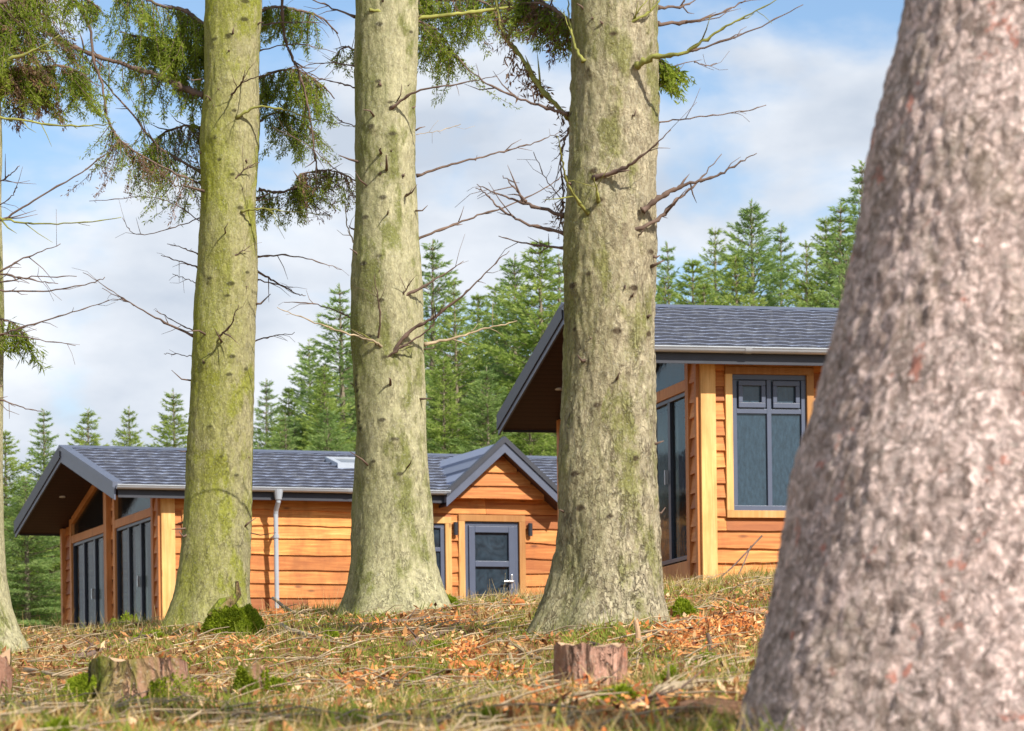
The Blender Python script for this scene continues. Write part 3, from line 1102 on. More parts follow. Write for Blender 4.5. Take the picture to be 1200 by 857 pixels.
def trunk(root, edges, Y, mat, seg=150, dz=.025, lobes=5, ph=0.0, flare=.35, rough=.012, knots=(), fine=.004, top=14.0, cell=0.0):
    """edges: (py, left px, right px) read off the trunk's outline at distance Y"""
    cs, rs, zs = [], [], []
    for (py, xl, xr) in edges:
        a = P(xl, py, Y)
        b = P(xr, py, Y)
        cs.append((a.x + b.x) / 2)
        rs.append((b.x - a.x) / 2)
        zs.append((a.z + b.z) / 2)
    zs, cs, rs = np.array(zs[::-1]), np.array(cs[::-1]), np.array(rs[::-1])
    z0 = root.location.z - .25
    z1 = zs[-1]
    hs = list(np.arange(z0, z1 + .6, dz)) + list(np.linspace(z1 + .8, z1 + top, 16))
    sc = (cs[-1] - cs[-3]) / (zs[-1] - zs[-3]) * .5
    kn = []
    for (kx, ky) in knots:
        # side facing the camera
        p = P(kx, ky, Y)
        c = np.interp(p.z, zs, cs)
        r = np.interp(p.z, zs, rs)
        q = max(-.98, min(.98, (p.x - c) / r))
        kn.append((math.asin(q), p.z, r))
    vs, fs, kv = [], [], []
    for h in hs:
        if h <= z1:
            c = np.interp(h, zs, cs)
            r = np.interp(h, zs, rs)
            if h < zs[0]:
                r = rs[0] + (zs[0] - h) * .5
        else:
            c = cs[-1] + sc * (h - z1) * .6
            r = rs[-1] * max(.12, 1 - (h - z1) / (top * 1.08))
        below = max(0.0, 1 - (h - zs[0]) / (1.1)) ** 2
        for k in range(seg):
            a = 2 * math.pi * k / seg
            # a = 0 faces the camera (-Y), +pi/2 = right
            ca, sa = math.cos(a), math.sin(a)
            rr_ = r * (1 + flare * below * (.5 * math.cos(lobes * a + ph) + .35 * math.cos((lobes + 2) * a + 2 * ph)) * (.35 + .65 * abs(ca)))
            q = Vector((sa * r * 2.2, ca * r * 2.2, h * 1.1))
            rr_ += rough * noise.noise(q * 1.4 + Vector((ph * 9, 0, 0))) * 1.6
            rr_ += fine * noise.noise(Vector((sa * r * 26, ca * r * 26, h * 14)))
            if cell:
                wv_ = noise.noise(Vector((sa * r * 9, ca * r * 9, h * 9))) * .35
                d_, _ = noise.voronoi(Vector((sa * r * 21 + wv_, ca * r * 21, h * 17 + wv_)))
                rr_ += cell * (min(d_[1] - d_[0], .45) / .45 - .5)
            kval = 0.0
            for (ka, kz, kr) in kn:
                da = (a - ka + math.pi) % (2 * math.pi) - math.pi
                if abs(h - kz) < .12 and abs(da) * kr < .12:
                    dd = math.hypot(da * kr, (h - kz) * .9)
                    rr_ += .020 * math.exp(-(dd / .035) ** 2) - .016 * math.exp(-(dd / .014) ** 2)
                    kval = max(kval, (1.0 + .5 * ((kz * 7.3) % 1)) * math.exp(-(math.hypot(da * kr * .75, (h - kz) * 1.5) / (.016 + .014 * ((kz * 13.7) % 1))) ** 2) + .22 * math.exp(-(dd / .06) ** 2))
            vs.append((c + sa * rr_ - root.location.x, Y - ca * rr_ - root.location.y, h - root.location.z))
            kv.append(kval)
    n = len(hs)
    for i in range(n - 1):
        for k in range(seg):
            k2 = (k + 1) % seg
            fs.append((i * seg + k, i * seg + k2, (i + 1) * seg + k2, (i + 1) * seg + k))
    fs.append(tuple(range((n - 1) * seg, n * seg)))
    mb = MB()
    mb.add(vs, fs, kv)
    mb.build('trunk', M[mat], root, smooth=True)
    return lambda z: (float(np.interp(z, zs, cs)), float(np.interp(z, zs, rs)))


def stubs(root, prof, Y, n, seed, z0=.6, z1=6.5, mat='twig', lmax=.3):
    """short broken dead twigs standing out of the bark"""
    rr = random.Random(seed)
    o0 = root.location
    for k in range(n):
        mb = MB()
        z = o0.z + rr.uniform(z0, z1)
        c, r = prof(z)
        a = rr.uniform(-1.7, 1.7)
        d = Vector((math.sin(a), -math.cos(a), rr.uniform(-.1, .5)))
        p = Vector((c + math.sin(a) * r * .96, Y - math.cos(a) * r * .96, z)) - o0
        ln = min(lmax, rr.choice([.02, .03, .04, .06, .1, .2, .3]) * rr.uniform(.7, 1.3))
        q = p + d * ln * .5 + Vector((0, 0, rr.uniform(-.02, .02)))
        e_ = p + d * ln + Vector((rr.uniform(-.3, .3) * ln, 0, rr.uniform(-.1, .4) * ln))
        r_ = rr.uniform(.004, .009)
        mb.tube([p, q, e_], [r_ * 1.5, r_, r_ * .35], 6)
        mb.build('broken_twig', M[mat], root, smooth=True)


def branch(root, pts, Y, r0, r1=.002, mat='twig', name='branch', y1=None, twigs=0, seed=0, attach=True, depth=None, label=None):
    """a dead branch through photo positions; depth runs from Y to y1"""
    rr = random.Random(seed + int(pts[0][0] * 7 + pts[0][1]))
    y1 = Y + rr.uniform(-.5, .3) if y1 is None else y1
    w3 = []
    for i, (px, py) in enumerate(pts):
        t = i / (len(pts) - 1)
        w3.append(P(px, py, Y + (y1 - Y) * t))
    path = sm(w3, 7)
    for i in range(1, len(path)):
        path[i] = path[i] + Vector((rr.gauss(0, 1), rr.gauss(0, 1), rr.gauss(0, 1))) * .0035
    o0 = root.location
    n = len(path)
    rad = [r0 + (r1 - r0) * (i / (n - 1)) ** .8 for i in range(n)]
    for i in range(3, n - 2):
        if rr.random() < .22:
            rad[i] *= 1.45
    rad[0] *= 1.6
    rad = [q * 1.25 for q in rad]
    mb = MB()
    mb.tube([p - o0 for p in path], rad, 7)
    for k in range(twigs):
        i = rr.randrange(n // 4, n - 1)
        p = path[i]
        d = (path[min(i + 1, n - 1)] - path[i - 1]).normalized()
        side = Vector((rr.uniform(-1, 1), rr.uniform(-.6, .6), rr.uniform(-.9, .6)))
        dd = (d + side * .9).normalized()
        ln = rr.uniform(.05, .28)
        q = [p - o0, p + dd * ln * .5 - o0, p + (dd + Vector((0, 0, rr.uniform(-.3, .3)))).normalized() * ln - o0]
        mb.tube(q, [rad[i] * .6, rad[i] * .45, .0012], 5)
    b = mb.build(name, M[mat], root, smooth=True)
    if label:
        b['label'] = label
    return b, path


def spray(root, parent, path, mat, n_tw=40, hang=(.2, .6), side=.10, leaf=.042, width=.0075, seed=0, dens=34, spread=.35, span=(0, 1), name='needles', sweep=(0, 0, 0)):
    """drooping spruce twigs hung with needle shoots along a bough"""
    rg = np.random.default_rng(seed)
    o0 = np.array(root.location)
    path = [np.array(p) for p in path]
    C, D, N, L, W_, V = [], [], [], [], [], []
    mb = MB()
    for k in range(n_tw):
        t = rg.uniform(*span)
        i = min(int(t * (len(path) - 1)), len(path) - 2)
        p = path[i] + (path[i + 1] - path[i]) * rg.random()
        ln = rg.uniform(*hang) * (1.1 - .5 * abs(t - .5))
        d = np.array([rg.normal(0, spread), rg.normal(0, spread), -1.0]) + np.array(sweep)
        d /= np.linalg.norm(d)
        bend = np.array([rg.normal(0, .35), rg.normal(0, .35), 0])
        pts = [p + d * ln * s + bend * ln * s * s for s in np.linspace(0, 1, 6)]
        mb.tube([Vector(q - o0) for q in pts], [.0045, .004, .003, .0025, .002, .0012], 5)
        m = int(dens * 3.4 * ln / .5)
        for j in range(m):
            s = rg.random() ** .8
            q = p + d * ln * s + bend * ln * s * s
            dd = d * rg.uniform(.3, .9) + rg.normal(0, 1, 3) * .5
            C.append(q + rg.normal(0, side * .16, 3) * [1, 1, .6])
            D.append(dd)
            N.append(rg.normal(0, 1, 3))
            L.append(leaf * rg.uniform(.5, 1.25))
            W_.append(width * rg.uniform(.6, 1.5))
            V.append(min(1, max(0, rg.normal(.45, .25))))
    tw = mb.build('twigs', M['twig'], parent, smooth=True)
    C = np.array(C) - o0
    return cards(name, C, np.array(D), np.array(N), np.array(L), np.array(W_), np.array(V), M[mat], parent)


def big_tree(name, label, px, Y):
    p = P(px, 700, Y)
    r = empty(name, (p.x, Y, ground_z(p.x, Y)))
    tag(r, label, 'tree')
    return r


# tree with the yellow-green trunk
Y1 = 28.0
t1 = big_tree('spruce_tree', 'mossy yellow-green spruce trunk in front of the left cabin gable, leftmost of the full trunks', 248, Y1)
k1 = [(289, 9), (271, 50), (254, 53), (288, 30), (269, 100), (277, 137), (280, 160), (255, 167), (260, 193), (275, 211), (284, 223), (283, 249), (294, 268), (270, 283), (290, 324), (273, 338), (269, 352), (258, 396), (275, 422), (289, 435), (271, 443), (243, 430), (250, 505), (262, 540), (280, 560), (244, 120), (248, 330)]
pr1 = trunk(t1, [(-60, 242, 309), (0, 240, 308), (100, 238, 304), (200, 235, 302), (286, 232, 301), (400, 228, 298), (500, 223, 296), (572, 219, 294), (620, 213, 293), (660, 209, 293), (700, 202, 295), (728, 192, 299)], Y1, 'bark_green', ph=.6, knots=k1, rough=.018, lobes=5, flare=.07, fine=.007)
B = lambda *a, **k: branch(*a, **k)
fr1 = Y1 - .22
for i, (pts, r, m) in enumerate([
    ([(277, 138), (302, 125), (337, 130), (367, 140), (410, 148)], .010, 'twig_moss'),
    ([(270, 112), (283, 97), (288, 82)], .008, 'twig'),
    ([(283, 97), (302, 90), (312, 88)], .005, 'twig'),
    ([(275, 210), (290, 197), (304, 190)], .006, 'twig'),
    ([(283, 248), (302, 245), (333, 247), (390, 253)], .008, 'twig_moss'),
    ([(255, 396), (270, 381), (280, 358)], .008, 'twig'),
    ([(260, 309), (277, 299), (293, 288)], .007, 'twig')]):
    B(t1, pts, fr1, r, mat=m, seed=i, twigs=3)
for i, (pts, r) in enumerate([
    ([(228, 394), (193, 378), (157, 358), (120, 338)], .010),
    ([(157, 358), (137, 345), (97, 319)], .004),
    ([(228, 389), (207, 378), (182, 364)], .005),
    ([(232, 314), (210, 306), (188, 299)], .006),
    ([(232, 298), (215, 291), (196, 285)], .005),
    ([(300, 318), (320, 329), (347, 344), (358, 346)], .009),
    ([(300, 328), (333, 336), (345, 344)], .005),
    ([(296, 401), (320, 394), (345, 391)], .006),
    ([(300, 301), (330, 299), (365, 305), (400, 316)], .007),
    ([(236, 255), (200, 268), (160, 275), (143, 255)], .004),
    ([(226, 418), (205, 415), (192, 415)], .003),
    ([(230, 332), (215, 326), (203, 321)], .003),
    ([(238, 262), (205, 240), (170, 231), (105, 236)], .004),
    ([(303, 60), (345, 52), (395, 62)], .005),
    ([(303, 30), (340, 26), (378, 27)], .006)]):
    B(t1, pts, Y1 + .05, r, seed=40 + i, twigs=3, y1=Y1 + .4)
# boughs with hanging needles, left of the trunk
b_, p1 = B(t1, [(240, 112), (213, 103), (187, 90), (150, 77), (110, 65), (73, 47), (50, 20), (33, -12)], Y1 + .1, .022, .007, name='bough', seed=3, twigs=8, y1=Y1 + .8)
spray(t1, b_, p1, 'spruce_near', 46, (.15, .5), seed=31, dens=44, span=(.0, .85))
b_, p2 = B(t1, [(240, 30), (215, 12), (190, 8), (160, -6), (130, -14)], Y1 + .2, .016, .006, name='bough', seed=4, y1=Y1 + .6, twigs=6)
spray(t1, b_, p2, 'spruce_near', 62, (.2, .85), seed=32, dens=62, sweep=(.1, 0, 0))
b_, p3 = B(t1, [(238, 60), (218, 52), (196, 46), (170, 44), (140, 38)], Y1 + .3, .014, .005, name='bough', seed=5, y1=Y1 + .9, twigs=6)
spray(t1, b_, p3, 'spruce_near', 64, (.15, .55), seed=33, dens=70)
b_, p4 = B(t1, [(83, -6), (103, 27), (110, 70), (120, 100), (127, 143), (150, 172), (187, 194), (236, 216)], Y1 - .1, .010, .006, name='bough', seed=6, y1=Y1, twigs=10)
spray(t1, b_, p4, 'spruce_near', 30, (.15, .45), seed=84, dens=30, span=(.5, 1))
spray(t1, b_, p4, 'needle_brown', 18, (.15, .55), seed=34, dens=30, span=(.55, 1), sweep=(.1, 0, 0))
b_, p5 = B(t1, [(236, 202), (187, 173), (160, 140), (123, 97), (100, 66)], Y1 + .3, .010, .004, name='bough', seed=7, y1=Y1 + .6, twigs=8)
spray(t1, b_, p5, 'spruce_near', 26, (.2, .6), seed=35, dens=34, span=(.0, .5))
b_, p5 = B(t1, [(236, 150), (215, 148), (190, 158), (172, 178)], Y1 + .3, .009, .004, name='bough', seed=8, y1=Y1 + .6, twigs=8)
spray(t1, b_, p5, 'needle_brown', 16, (.2, .6), seed=36, dens=30, sweep=(.15, 0, 0))
spray(t1, b_, p5, 'spruce_near', 34, (.1, .4), seed=37, dens=36)
# right of the trunk
b_, p6 = B(t1, [(303, 14), (322, 8), (348, 12), (375, 20), (396, 40)], Y1 + .3, .013, .005, name='bough', seed=9, y1=Y1 + .7, twigs=6)
spray(t1, b_, p6, 'spruce_near', 46, (.12, .36), seed=38, dens=58, span=(0, .75))
b_, p7 = B(t1, [(330, -5), (333, 40), (340, 62), (350, 85), (362, 130), (368, 175), (372, 200)], Y1 + .2, .010, .005, name='bough', seed=10, y1=Y1 + .5, twigs=14)
b_, p8 = B(t1, [(303, 92), (330, 82), (352, 84), (375, 98), (392, 116)], Y1 + .4, .010, .004, name='bough', seed=11, y1=Y1 + .7, twigs=8)
spray(t1, b_, p8, 'spruce_near', 60, (.15, .55), seed=39, dens=54, span=(0, .8))
b_, p9 = B(t1, [(303, 142), (325, 132), (350, 140), (372, 158)], Y1 + .4, .009, .004, name='bough', seed=12, y1=Y1 + .7, twigs=8)
spray(t1, b_, p9, 'spruce_near', 34, (.12, .4), seed=40, dens=44)
b_, p10 = B(t1, [(303, 222), (325, 226), (350, 218), (352, 205), (385, 200), (412, 208)], Y1 + .3, .010, .004, name='bough', seed=13, y1=Y1 + .6, twigs=10)
spray(t1, b_, p10, 'needle_brown', 30, (.12, .42), seed=41, dens=40, span=(.45, 1))
spray(t1, b_, p10, 'spruce_near', 44, (.1, .36), seed=42, dens=56)

stubs(t1, pr1, Y1, 40, 1, lmax=.2)
# tree in the middle
Y2 = 27.0
t2 = big_tree('spruce_tree', 'pale trunk with short dead snags between the downpipe and the cabin entrance', 455, Y2)
k2 = [(446, 37), (480, 43), (444, 103), (458, 127), (437, 155), (461, 164), (446, 210), (450, 238), (485, 257), (430, 260), (447, 306), (429, 314), (448, 358), (433, 399), (453, 423), (462, 520), (466, 520), (450, 497), (440, 545), (475, 470), (421, 444), (420, 452), (421, 461), (423, 470), (422, 479), (423, 488), (422, 497), (424, 506), (470, 560)]
pr2 = trunk(t2, [(-60, 416, 487), (0, 416, 488), (100, 416, 488), (200, 416, 489), (286, 415, 491), (335, 411, 494), (380, 411, 497), (420, 415, 498), (500, 416, 501), (572, 415, 503), (620, 413, 507), (660, 410, 512), (690, 405, 521), (712, 398, 530)], Y2, 'bark_pale', ph=2.1, knots=k2, rough=.020, lobes=5, flare=.10, fine=.007)
fr2 = Y2 - .24
for i, (pts, r, m) in enumerate([
    ([(445, 100), (447, 85), (452, 60), (462, 45), (477, 20), (489, -4)], .009, 'twig'),
    ([(446, 205), (449, 160), (454, 110), (457, 63)], .007, 'twig'),
    ([(458, 127), (487, 108), (535, 99), (583, 89)], .010, 'twig'),
    ([(448, 358), (480, 344), (517, 324), (543, 306)], .013, 'twig'),
    ([(470, 349), (478, 336), (484, 326)], .006, 'twig'),
    ([(453, 423), (480, 389), (510, 371), (543, 346), (570, 319), (597, 294)], .014, 'twig'),
    ([(443, 430), (467, 409), (500, 388), (512, 372), (522, 352)], .009, 'twig'),
    ([(455, 409), (433, 399), (400, 389), (357, 374), (325, 361)], .009, 'twig_dry'),
    ([(455, 412), (440, 402), (424, 391)], .007, 'twig_moss'),
    ([(443, 401), (445, 366), (438, 323)], .008, 'twig'),
    ([(433, 12), (455, 14), (470, 4), (482, -8)], .010, 'twig_moss')]):
    B(t2, pts, fr2, r, mat=m, seed=70 + i, twigs=3)
for i, (pts, r, m) in enumerate([
    ([(488, 206), (530, 193), (565, 184), (600, 175), (630, 166), (657, 155)], .009, 'twig'),
    ([(488, 281), (520, 268), (560, 253), (603, 238), (650, 213), (664, 200)], .009, 'twig'),
    ([(497, 404), (540, 394), (573, 384), (607, 376)], .011, 'twig_dry'),
    ([(413, 373), (400, 367), (367, 356), (333, 354)], .006, 'twig'),
    ([(416, 20), (380, 6), (350, -8)], .008, 'twig'),
    ([(417, 103), (395, 97), (370, 90), (345, 78)], .005, 'twig'),
    ([(417, 148), (400, 142), (388, 132)], .004, 'twig'),
    ([(417, 78), (390, 74), (362, 76)], .006, 'twig'),
    ([(488, 158), (520, 152), (540, 146)], .002, 'twig_dry'),
    ([(418, 290), (407, 265), (405, 240)], .006, 'twig_dry'),
    ([(417, 212), (395, 200), (360, 170), (320, 150)], .004, 'twig')]):
    B(t2, pts, Y2 + .05, r, mat=m, seed=90 + i, twigs=4, y1=Y2 + .4)
b_, q1 = B(t2, [(487, 22), (530, 17), (570, 12), (620, 6), (640, -2)], Y2, .013, .008, mat='twig_moss', name='bough', seed=5, y1=Y2 + .3, twigs=5)
b_, q2 = B(t2, [(487, -10), (520, 0), (560, -2), (600, -4), (650, -12)], Y2 + .4, .014, .006, name='bough', seed=6, y1=Y2 + .7, twigs=5)
spray(t2, b_, q2, 'spruce_near', 90, (.12, .45), seed=51, dens=54, span=(0, .75))
spray(t2, b_, q2, 'needle_brown', 12, (.12, .5), seed=55, dens=30)
b_, q3 = B(t2, [(489, 25), (505, 32), (520, 45), (535, 70)], Y2 + .3, .010, .004, name='bough', seed=7, y1=Y2 + .6, twigs=6)
spray(t2, b_, q3, 'spruce_near', 44, (.15, .5), seed=52, dens=46)
b_, q4 = B(t2, [(418, 60), (405, 55), (396, 62)], Y2 + .4, .006, .003, name='bough', seed=8, y1=Y2 + .6, twigs=4)
spray(t2, b_, q4, 'spruce_near', 10, (.1, .25), seed=53, dens=40)

stubs(t2, pr2, Y2, 40, 2, lmax=.16)
# tree 3, thickest of the mid trunks
Y3 = 21.0
t3 = big_tree('spruce_tree', 'thick flaky-barked trunk with forked dead branches standing before the right cabin', 708, Y3)
k3 = [(717, 52), (747, 77), (663, 138), (696, 209), (702, 245), (753, 247), (730, 274), (674, 392), (721, 395), (759, 395), (727, 434), (698, 481), (753, 484), (740, 540), (675, 560), (720, 139), (690, 90), (740, 345), (690, 330), (762, 300), (739, 345), (742, 543), (672, 340), (713, 610), (680, 600)]
pr3 = trunk(t3, [(-60, 669, 774), (0, 668, 774), (100, 668, 771), (200, 664, 769), (286, 661, 770), (400, 660, 768), (500, 656, 769), (572, 654, 770), (640, 649, 772), (680, 642, 777), (700, 636, 780), (722, 627, 786), (748, 614, 796)], Y3, 'bark_rough', ph=.9, knots=k3, rough=.020, fine=.010, lobes=5, flare=.12, seg=180, dz=.03, cell=.006)
fr3 = Y3 - .26
for i, (pts, r, m) in enumerate([
    ([(696, 209), (730, 198), (755, 181), (786, 153)], .013, 'twig'),
    ([(702, 246), (700, 228), (696, 209)], .011, 'twig_moss'),
    ([(753, 247), (775, 230), (801, 218), (832, 209), (860, 195), (887, 179)], .014, 'twig'),
    ([(730, 274), (767, 260), (792, 236), (815, 216), (845, 181)], .012, 'twig'),
    ([(690, 250), (668, 222), (659, 191), (654, 160)], .009, 'twig_moss'),
    ([(717, 52), (733, 30), (760, 15), (776, -4)], .014, 'twig_moss'),
    ([(747, 77), (767, 67), (800, 62), (833, 42), (867, 23), (916, -3)], .015, 'twig_moss'),
    ([(806, 60), (820, 57), (883, 35), (941, 6)], .007, 'twig'),
    ([(684, 72), (674, 55), (668, 30), (665, -5)], .010, 'twig_moss')]):
    B(t3, pts, fr3, r, mat=m, seed=120 + i, twigs=3)
for i, (pts, r, m) in enumerate([
    ([(662, 253), (619, 239), (588, 230), (558, 216)], .011, 'twig'),
    ([(662, 274), (619, 263), (588, 246), (571, 229), (558, 220)], .009, 'twig'),
    ([(616, 236), (602, 220), (590, 207)], .006, 'twig'),
    ([(662, 291), (617, 286), (585, 276)], .007, 'twig'),
    ([(666, 134), (631, 124), (602, 113), (565, 95), (533, 65)], .009, 'twig'),
    ([(771, 9), (800, 7), (822, -4)], .009, 'twig'),
    ([(771, 28), (800, 27), (827, 22), (860, 8), (880, -4)], .010, 'twig'),
    ([(769, 144), (815, 138), (860, 132), (898, 124)], .004, 'twig'),
    ([(814, 73), (828, 77), (840, 74)], .003, 'twig'),
    ([(662, 238), (640, 210), (625, 178)], .003, 'twig')]):
    B(t3, pts, Y3 + .05, r, mat=m, seed=140 + i, twigs=4, y1=Y3 + .3)
b_, s1 = B(t3, [(666, 138), (633, 103), (613, 70), (590, 37), (580, -8)], Y3 + .2, .012, .008, mat='twig_moss', name='bough', seed=5, y1=Y3 + .5, twigs=8)
spray(t3, b_, s1, 'needle_brown', 26, (.05, .2), seed=61, dens=22, leaf=.055, width=.011, sweep=(.3, 0, 0))
b_, s2 = B(t3, [(668, 26), (650, 12), (630, 0), (610, -10)], Y3 + .2, .012, .006, name='bough', seed=6, y1=Y3 + .5, twigs=8)
spray(t3, b_, s2, 'needle_brown', 22, (.1, .34), seed=62, dens=60, leaf=.045, width=.008)
spray(t3, b_, s2, 'spruce_near', 40, (.1, .3), seed=63, dens=60, leaf=.045, width=.008)
b_, s3 = B(t3, [(668, 150), (660, 170), (657, 200), (660, 235), (656, 262)], Y3 + .1, .006, .003, name='bough', seed=7, y1=Y3 + .2, twigs=14)
spray(t3, b_, s3, 'needle_brown', 16, (.05, .14), seed=64, dens=12, leaf=.05, width=.008, sweep=(-.5, 0, 0))
b_, s4 = B(t3, [(772, 70), (782, 76), (796, 82)], Y3 + .3, .006, .003, name='bough', seed=8, y1=Y3 + .5, twigs=3)
spray(t3, b_, s4, 'spruce_near', 30, (.08, .24), seed=65, dens=70, leaf=.045, width=.010)

stubs(t3, pr3, Y3, 24, 3, z1=4.5, lmax=.07)
# left edge tree
Y4 = 24.0
t4 = big_tree('spruce_tree', 'pale trunk cut by the left edge of the view with a flared mossy foot', -30, Y4)
pr4 = trunk(t4, [(-60, -72, -1), (160, -74, 1), (286, -76, 2), (500, -80, 3), (620, -84, 5), (680, -92, 8), (712, -98, 13), (740, -106, 22), (765, -118, 36)], Y4, 'bark_pale', ph=1.4, rough=.012, lobes=4, flare=.25, seg=80, dz=.06)
for i, (pts, r, m) in enumerate([
    ([(0, 257), (33, 262), (83, 262), (143, 255)], .009, 'twig_moss'),
    ([(0, 259), (40, 235), (103, 197), (136, 169)], .009, 'twig'),
    ([(0, 318), (33, 301), (72, 286)], .008, 'twig'),
    ([(0, 321), (33, 327), (68, 333)], .008, 'twig'),
    ([(0, 331), (37, 325), (90, 324)], .006, 'twig'),
    ([(0, 341), (50, 341), (100, 334), (124, 326)], .007, 'twig'),
    ([(0, 393), (27, 383), (77, 369), (128, 352)], .008, 'twig'),
    ([(0, 391), (33, 396), (88, 405)], .006, 'twig'),
    ([(0, 469), (27, 478), (50, 483)], .006, 'twig'),
    ([(0, 138), (67, 147), (117, 147), (136, 143)], .009, 'twig_moss'),
    ([(0, 212), (12, 205), (22, 195)], .006, 'twig'),
    ([(-4, 74), (33, 62), (70, 42)], .016, 'twig_moss'),
    ([(0, 240), (15, 228), (20, 218)], .004, 'twig')]):
    B(t4, [(-20, pts[0][1])] + pts, Y4 - .3, r, mat=m, seed=170 + i, twigs=4, y1=Y4 - .5)
b_, c1 = B(t4, [(-20, 10), (5, 0), (30, -8), (60, -14)], Y4 - .2, .02, .008, name='bough', seed=1, y1=Y4 + .3, twigs=4)
spray(t4, b_, c1, 'needle_brown', 30, (.3, .8), seed=71, dens=46)
spray(t4, b_, c1, 'spruce_near', 60, (.2, .8), seed=72, dens=60)
b_, c2 = B(t4, [(-20, 92), (10, 82), (40, 80), (75, 78), (98, 90)], Y4 - .1, .014, .006, name='bough', seed=2, y1=Y4 + .3, twigs=6)
spray(t4, b_, c2, 'spruce_near', 76, (.12, .42), seed=73, dens=66, span=(.2, 1))
spray(t4, b_, c2, 'needle_brown', 34, (.12, .45), seed=76, dens=50, span=(.1, .7))
b_, c3 = B(t4, [(70, -8), (100, -2), (118, 14)], Y4, .010, .005, name='bough', seed=3, y1=Y4 + .3, twigs=4)
spray(t4, b_, c3, 'spruce_near', 26, (.06, .2), seed=74, dens=60)
b_, c4 = B(t4, [(-10, 372), (8, 376), (22, 384), (32, 398)], Y4 - .2, .006, .003, name='bough', seed=4, y1=Y4 - .2, twigs=4)
spray(t4, b_, c4, 'spruce_near', 12, (.1, .3), seed=75, dens=60, leaf=.07)

stubs(t4, pr4, Y4, 24, 4)
# foreground trunk on the right
Y5 = 9.0
t5 = big_tree('spruce_tree', 'huge out of focus pinkish-grey trunk filling the right foreground', 1230, Y5)
trunk(t5, [(-120, 1068, 1385), (0, 1058, 1392), (48, 1050, 1398), (95, 1038, 1404), (167, 1020, 1414), (286, 1000, 1428), (400, 974, 1446), (480, 955, 1458), (560, 928, 1475), (640, 914, 1488), (720, 896, 1505), (857, 864, 1540), (900, 850, 1560)], Y5, 'bark_pink', seg=420, dz=.0125, lobes=5, ph=.3, flare=.06, rough=.010, fine=.006, cell=.008)


# ------------------------------------------------------------------ conifers behind
def conifer_mesh(seed, H=12.0, R=2.0, blue=False, sparse=1.0, dead=0.0):
    rg = np.random.default_rng(seed)
    C, D, N, L, W_, V = [], [], [], [], [], []
    mb = MB()
    mb.tube([(0, 0, -.3), (.03, 0, H * .3), (-.03, .02, H * .7), (0, 0, H)], [.15, .11, .06, .01], 7)
    z = H * .06
    while z < H - .12:
        t = z / H
        rad = R * 1.25 * (1 - t) ** .92 * (.6 + .4 * min(1, t * 6)) * 1.15 + .08
        nb = rg.integers(6, 9)
        a0 = rg.uniform(0, 6.28)
        for k in range(nb):
            a = a0 + k * 6.283 / nb + rg.normal(0, .2)
            ln = rad * rg.uniform(.5, 1.3)
            out_ = np.array([math.cos(a), math.sin(a), 0])
            up = .10 + .55 * t + rg.normal(0, .16)
            zj = min(H - .1, z + rg.normal(0, .26) * (1 - t))
            pts = []
            for s in np.linspace(0, 1, 5):
                pts.append(np.array([0, 0, zj]) + out_ * ln * s + np.array([0, 0, ln * (up * s - .50 * (1 - t) * s * s + .06 * s ** 3)]))
            mb.tube([Vector(q) for q in pts[:4]], [.022 * (1 - t) + .006, .015, .009, .004], 4)
            if rg.random() < dead * (1 - t):
                continue
            m = int(ln * 66 * sparse) + 7
            side = np.array([-out_[1], out_[0], 0])
            for j in range(m):
                s = rg.uniform(.12, 1.0) ** .7
                i = min(int(s * 4), 3)
                q = pts[i] + (pts[i + 1] - pts[i]) * (s * 4 - i)
                lat = rg.normal(0, 1) * (1 - s * .6) * ln * .16
                q = q + side * lat + np.array([0, 0, -abs(lat) * .25 - rg.random() * .16 * (1 - t)])
                dd = out_ * rg.uniform(.4, 1) + side * np.sign(lat) * rg.uniform(.2, 1) + np.array([0, 0, rg.normal(-.05 + .3 * t, .35)])
                C.append(q)
                D.append(dd)
                N.append(rg.normal(0, 1, 3) + np.array([.2, -.4, .5]))
                L.append(rg.uniform(.10, .24) * (1 - .25 * t))
                W_.append(rg.uniform(.030, .070) * (1 - .4 * t))
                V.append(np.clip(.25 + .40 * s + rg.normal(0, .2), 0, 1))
        z += rg.uniform(.16, .30)
    for j in range(30):
        zz = H - rg.random() * 1.0
        C.append(np.array([0, 0, zz]))
        D.append(np.array([rg.normal(0, .6), rg.normal(0, .6), .8]))
        N.append(rg.normal(0, 1, 3))
        L.append(.14)
        W_.append(.035)
        V.append(.6)
    return mb, [np.array(q) for q in (C, D, N, L, W_, V)]


def dup(root, loc, rz, sc):
    r = root.copy()
    COL.objects.link(r)
    r.location = loc
    r.rotation_euler = (0, 0, rz)
    r.scale = sc
    for ch in list(root.children):
        c = ch.copy()
        COL.objects.link(c)
        c.parent = r
    return r


protos = []
for i, (R, sp, mt, dead) in enumerate([(2.1, 1.5, 'spruce_far', .05), (1.8, 1.2, 'spruce_blue', .1), (2.4, 1.5, 'spruce_blue', .05), (1.9, .9, 'spruce_far', .25), (1.9, 1.4, 'spruce_far', 0)]):
    r = empty('conifer', (0, 0, 0))
    mb, arr = conifer_mesh(200 + i, 12.0, R, sparse=sp, dead=dead)
    mb.build('trunk', M['bark_far'], r, smooth=True)
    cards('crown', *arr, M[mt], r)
    protos.append([r, False])

G_BACK = 'conifers of the plantation behind the cabins'
